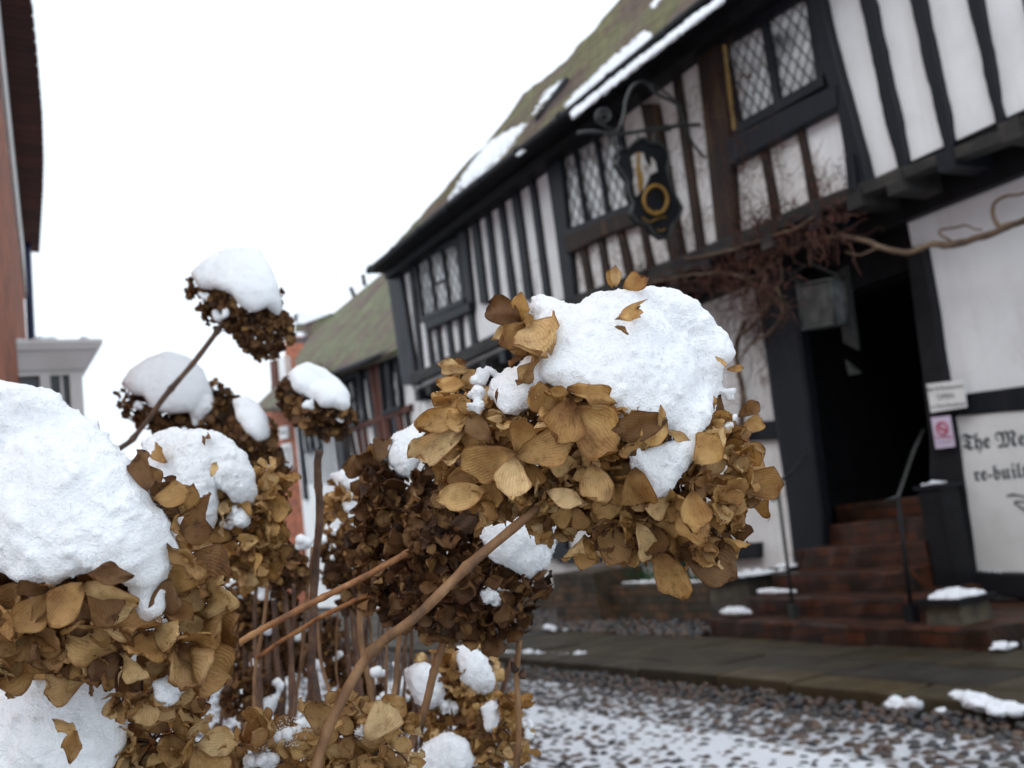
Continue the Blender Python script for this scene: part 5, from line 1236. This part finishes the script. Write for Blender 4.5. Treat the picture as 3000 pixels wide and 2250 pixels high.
flower('low hydrangea head with snow lumps near the cobbles', .82, [(970, 1475, 82, 78), (1000, 1560, 90, 70), (1030, 1430, 50, 45)], 40, [[(985, 1402), (1020, 1395), (1050, 1420), (1072, 1470), (1060, 1500), (1030, 1500), (1000, 1470), (990, 1430)], [(876, 1448), (915, 1430), (950, 1450), (965, 1500), (935, 1530), (895, 1520)], (970, 1525, 26)], None, seed=12, mat='petal', rz=.7)
flower('ragged hydrangea head at bottom with a smooth mound of snow', .78, [(985, 1640, 95, 50), (1080, 1570, 62, 70), (1120, 1600, 36, 50)], 40, [[(892, 1640), (915, 1605), (960, 1588), (1010, 1600), (1030, 1640), (1000, 1690), (900, 1700)], [(1040, 1530), (1062, 1512), (1080, 1535), (1072, 1575), (1048, 1580)], (1138, 1565, 16), (1142, 1590, 12)], None, seed=13, mat='petal', rz=.7)
flower('wide pale hydrangea head along the bottom edge dusted with grainy snow', .52, [(600, 1640, 120, 80), (720, 1610, 90, 90), (820, 1620, 80, 85)], 72, [(610, 1590, 26), (640, 1575, 22), (575, 1640, 24), (545, 1655, 24), (782, 1582, 15)], None, seed=14, dens=1.5, mat='petal_pale', rz=.6, grains=[(630, 1580, 48, 260), (560, 1640, 40, 180), (782, 1582, 24, 80), (670, 1565, 24, 60)], extra=[(690, 1590, 690, 1490, .01, 1.1), (790, 1600, 850, 1520, .008, 1.1)])
# dim heads deep in the bush
deep = [('small brown hydrangea head left of the upright stalk, snow on two sides', 1.0, [(610, 1235, 52, 45), (585, 1200, 36, 36)], [(565, 1282, 24), (655, 1170, 24), (690, 1165, 18), (590, 1285, 14)]),
        ('small dark hydrangea head right behind the snow-covered mid-sized head', 1.05, [(580, 1180, 46, 50)], [(628, 1222, 13)]),
        ('withered hydrangea head low behind the orange stalk with snow specks', 1.1, [(545, 1350, 60, 50), (610, 1330, 40, 40)], [(530, 1290, 16), (500, 1262, 15), (575, 1360, 18)]),
        ('withered hydrangea head near the bottom centre half under snow', 1.0, [(540, 1500, 60, 45)], [[(520, 1560), (560, 1510), (610, 1490), (590, 1540), (540, 1585)], (600, 1480, 16)]),
        ('small withered head below the dark hanging head', 1.05, [(750, 1235, 40, 44), (770, 1290, 34, 30)], [(722, 1205, 12), (700, 1250, 12)]),
        ('faint brown hydrangea head between the stalks at the middle', 1.2, [(650, 1410, 48, 40), (700, 1370, 34, 34)], [(640, 1375, 18), (600, 1450, 16), (665, 1440, 14)]),
        ('brown head squeezed under the mid-sized head, dusted with snow', 1.1, [(560, 1290, 46, 46), (520, 1330, 34, 34)], [(590, 1262, 12)]),
        ('dark withered head between the orange cane and the low canes', 1.2, [(590, 1420, 54, 44), (520, 1430, 40, 40)], [(548, 1392, 14)]),
        ('dim brown head right of the upright stalk above the orange cane', 1.15, [(735, 1180, 44, 46)], [(722, 1150, 12)]),
        ('withered brown head low behind the crossing canes', 1.25, [(780, 1480, 46, 40), (740, 1440, 34, 34)], [(760, 1450, 14), (805, 1470, 11)]),
        ('small faded head low between two slanting canes', 1.15, [(880, 1540, 36, 40)], [(872, 1510, 12)]),
        ('withered hydrangea head at the left of the thin stalks', 1.15, [(510, 1235, 40, 40)], [(520, 1300, 14)])]
for i, (lb, d_, lob, sn) in enumerate(deep):
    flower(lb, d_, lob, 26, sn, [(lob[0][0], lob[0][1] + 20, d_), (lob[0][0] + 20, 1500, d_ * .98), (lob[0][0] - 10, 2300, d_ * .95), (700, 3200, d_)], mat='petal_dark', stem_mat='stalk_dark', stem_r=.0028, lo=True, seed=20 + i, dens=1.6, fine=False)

# bare canes
def cane(pts, r, mat, label, group=None, buds=(), n=8):
    root = empty('hydrangea_cane', label, 'plant stem', group, loc=tuple(P(*pts[-1])))
    q = spline([P(*p) for p in pts], n); sd_ = random.random() * 60; k = len(q)
    q = [p + np.array([wob(p, 22, .004, sd_), wob(p, 22, .004, sd_ + 5), 0]) for p in q]
    rr = [r * (1 + .1 * mnoise.noise(Vector((i, sd_, 0)))) * (1.2 if i % (2 * n) == n else 1) for i in range(k)]
    mb = MB(); mb.tube(q, rr, 8 if r > .002 else 6); mb.build('stem', M[mat], root)
    for (x, y, d_, sx) in buds:
        b = P(x, y, d_); t_ = P(x + sx, y - 24, d_); mb = MB(); mb.tube(spline([b, (b + t_) / 2 + np.array([0, 0, -.001]), t_], 4), [.0008, .0016, .0024, .0026, .0025, .0021, .0016, .001, .0003], 8); mb.build('bud', M['stalk_dark'], root)
    return root
cane([(930, 1165, .60), (880, 1195, .58), (800, 1240, .57), (700, 1290, .56), (620, 1330, .55), (540, 1372, .54), (475, 1418, .53), (380, 1500, .52), (300, 2000, .5), (300, 3600, .52)], .0019, 'stalk_orange', 'orange-brown cane slanting from the dark head down to the left')
cane([(692, 972, .80), (688, 1050, .80), (684, 1150, .80), (680, 1250, .80), (676, 1360, .79), (680, 1450, .79), (690, 1560, .78), (700, 2400, .78), (700, 3200, .8)], .0032, 'stalk_dark', 'thick dark upright cane with a cut top left of the central head')
cane([(1122, 1384, .60), (1122, 1460, .60), (1120, 1540, .60), (1118, 1660, .60), (1110, 2400, .60), (1000, 3600, .62)], .0019, 'stalk', 'slim upright cane with a pair of dark buds in front of the cobbles', buds=[(1120, 1452, .60, -16), (1126, 1466, .598, 6)])
cane([(965, 1385, .60), (940, 1450, .60), (915, 1530, .595), (885, 1610, .59), (860, 1680, .58), (800, 2400, .56), (760, 3600, .6)], .0023, 'stalk', 'straight brown cane leaning left below the dark hanging head')
cane([(785, 1262, .72), (782, 1340, .72), (790, 1430, .71), (800, 1520, .71), (820, 1700, .7), (800, 2800, .7)], .0021, 'stalk', 'reddish upright cane crossing under the orange slanting cane')
cane([(870, 1340, .80), (858, 1430, .80), (845, 1530, .79), (830, 1660, .78), (800, 2800, .78)], .0022, 'stalk', 'pale tan cane between the two slanting canes')
cane([(820, 1280, .66), (760, 1300, .68), (700, 1330, .70), (640, 1365, .72), (560, 1420, .74)], .0016, 'stalk_orange', 'thin orange twig just below the orange slanting cane')
cane([(1110, 1420, .85), (1070, 1560, .84), (1040, 1660, .83), (1000, 2400, .82), (950, 3200, .82)], .0020, 'stalk_dark', 'dark thin cane rising among the low heads by the cobbles')
cane([(1082, 1500, .8), (1080, 1560, .8), (1074, 1670, .8), (1070, 2800, .8)], .0007, 'stalk_dark', 'hair-thin dark shoot at the right edge of the bush')
random.seed(55)
for i in range(44):
    x0 = random.uniform(480, 1060); d_ = random.uniform(.8, 1.5); y0 = random.uniform(1150, 1420) if x0 < 900 else random.uniform(1400, 1500); lean = random.uniform(-70, 70)
    cane([(x0, y0, d_), (x0 + lean * .3 + random.uniform(-10, 10), (y0 + 1560) / 2, d_), (x0 + lean * .7, 1560, d_ * .98), (x0 + lean, 1700, d_ * .97), (750 + (x0 - 750) * .6, 3000, d_ * .95)], random.uniform(.0010, .0021), random.choice(['stalk', 'stalk_dark', 'stalk_dark', 'stalk']), 'thin bare brown cane in the tangle below the flower heads', 'thin bare canes in the tangle of the bush')
# snow caught in the forks of the tangle
balls = []
for _ in range(34):
    x, y, d_ = random.uniform(500, 900), random.uniform(1380, 1640), random.uniform(.95, 1.5); r = random.uniform(8, 20) * d_ / FD
    c = P(x, y, d_)
    for k in range(4): balls.append((*(c + rng.normal(0, r * .7, 3) * np.array([1, 1, .6])), r * random.uniform(.6, 1)))
o = blob('snow', balls, .002, None, M['snow'], .003, 60, 0, 1, 1); tag(o, 'scraps of snow caught among the thin canes of the bush', 'snow', kind='stuff')
print('objects', len(bpy.data.objects), 'faces', sum(len(m_.polygons) for m_ in bpy.data.meshes))
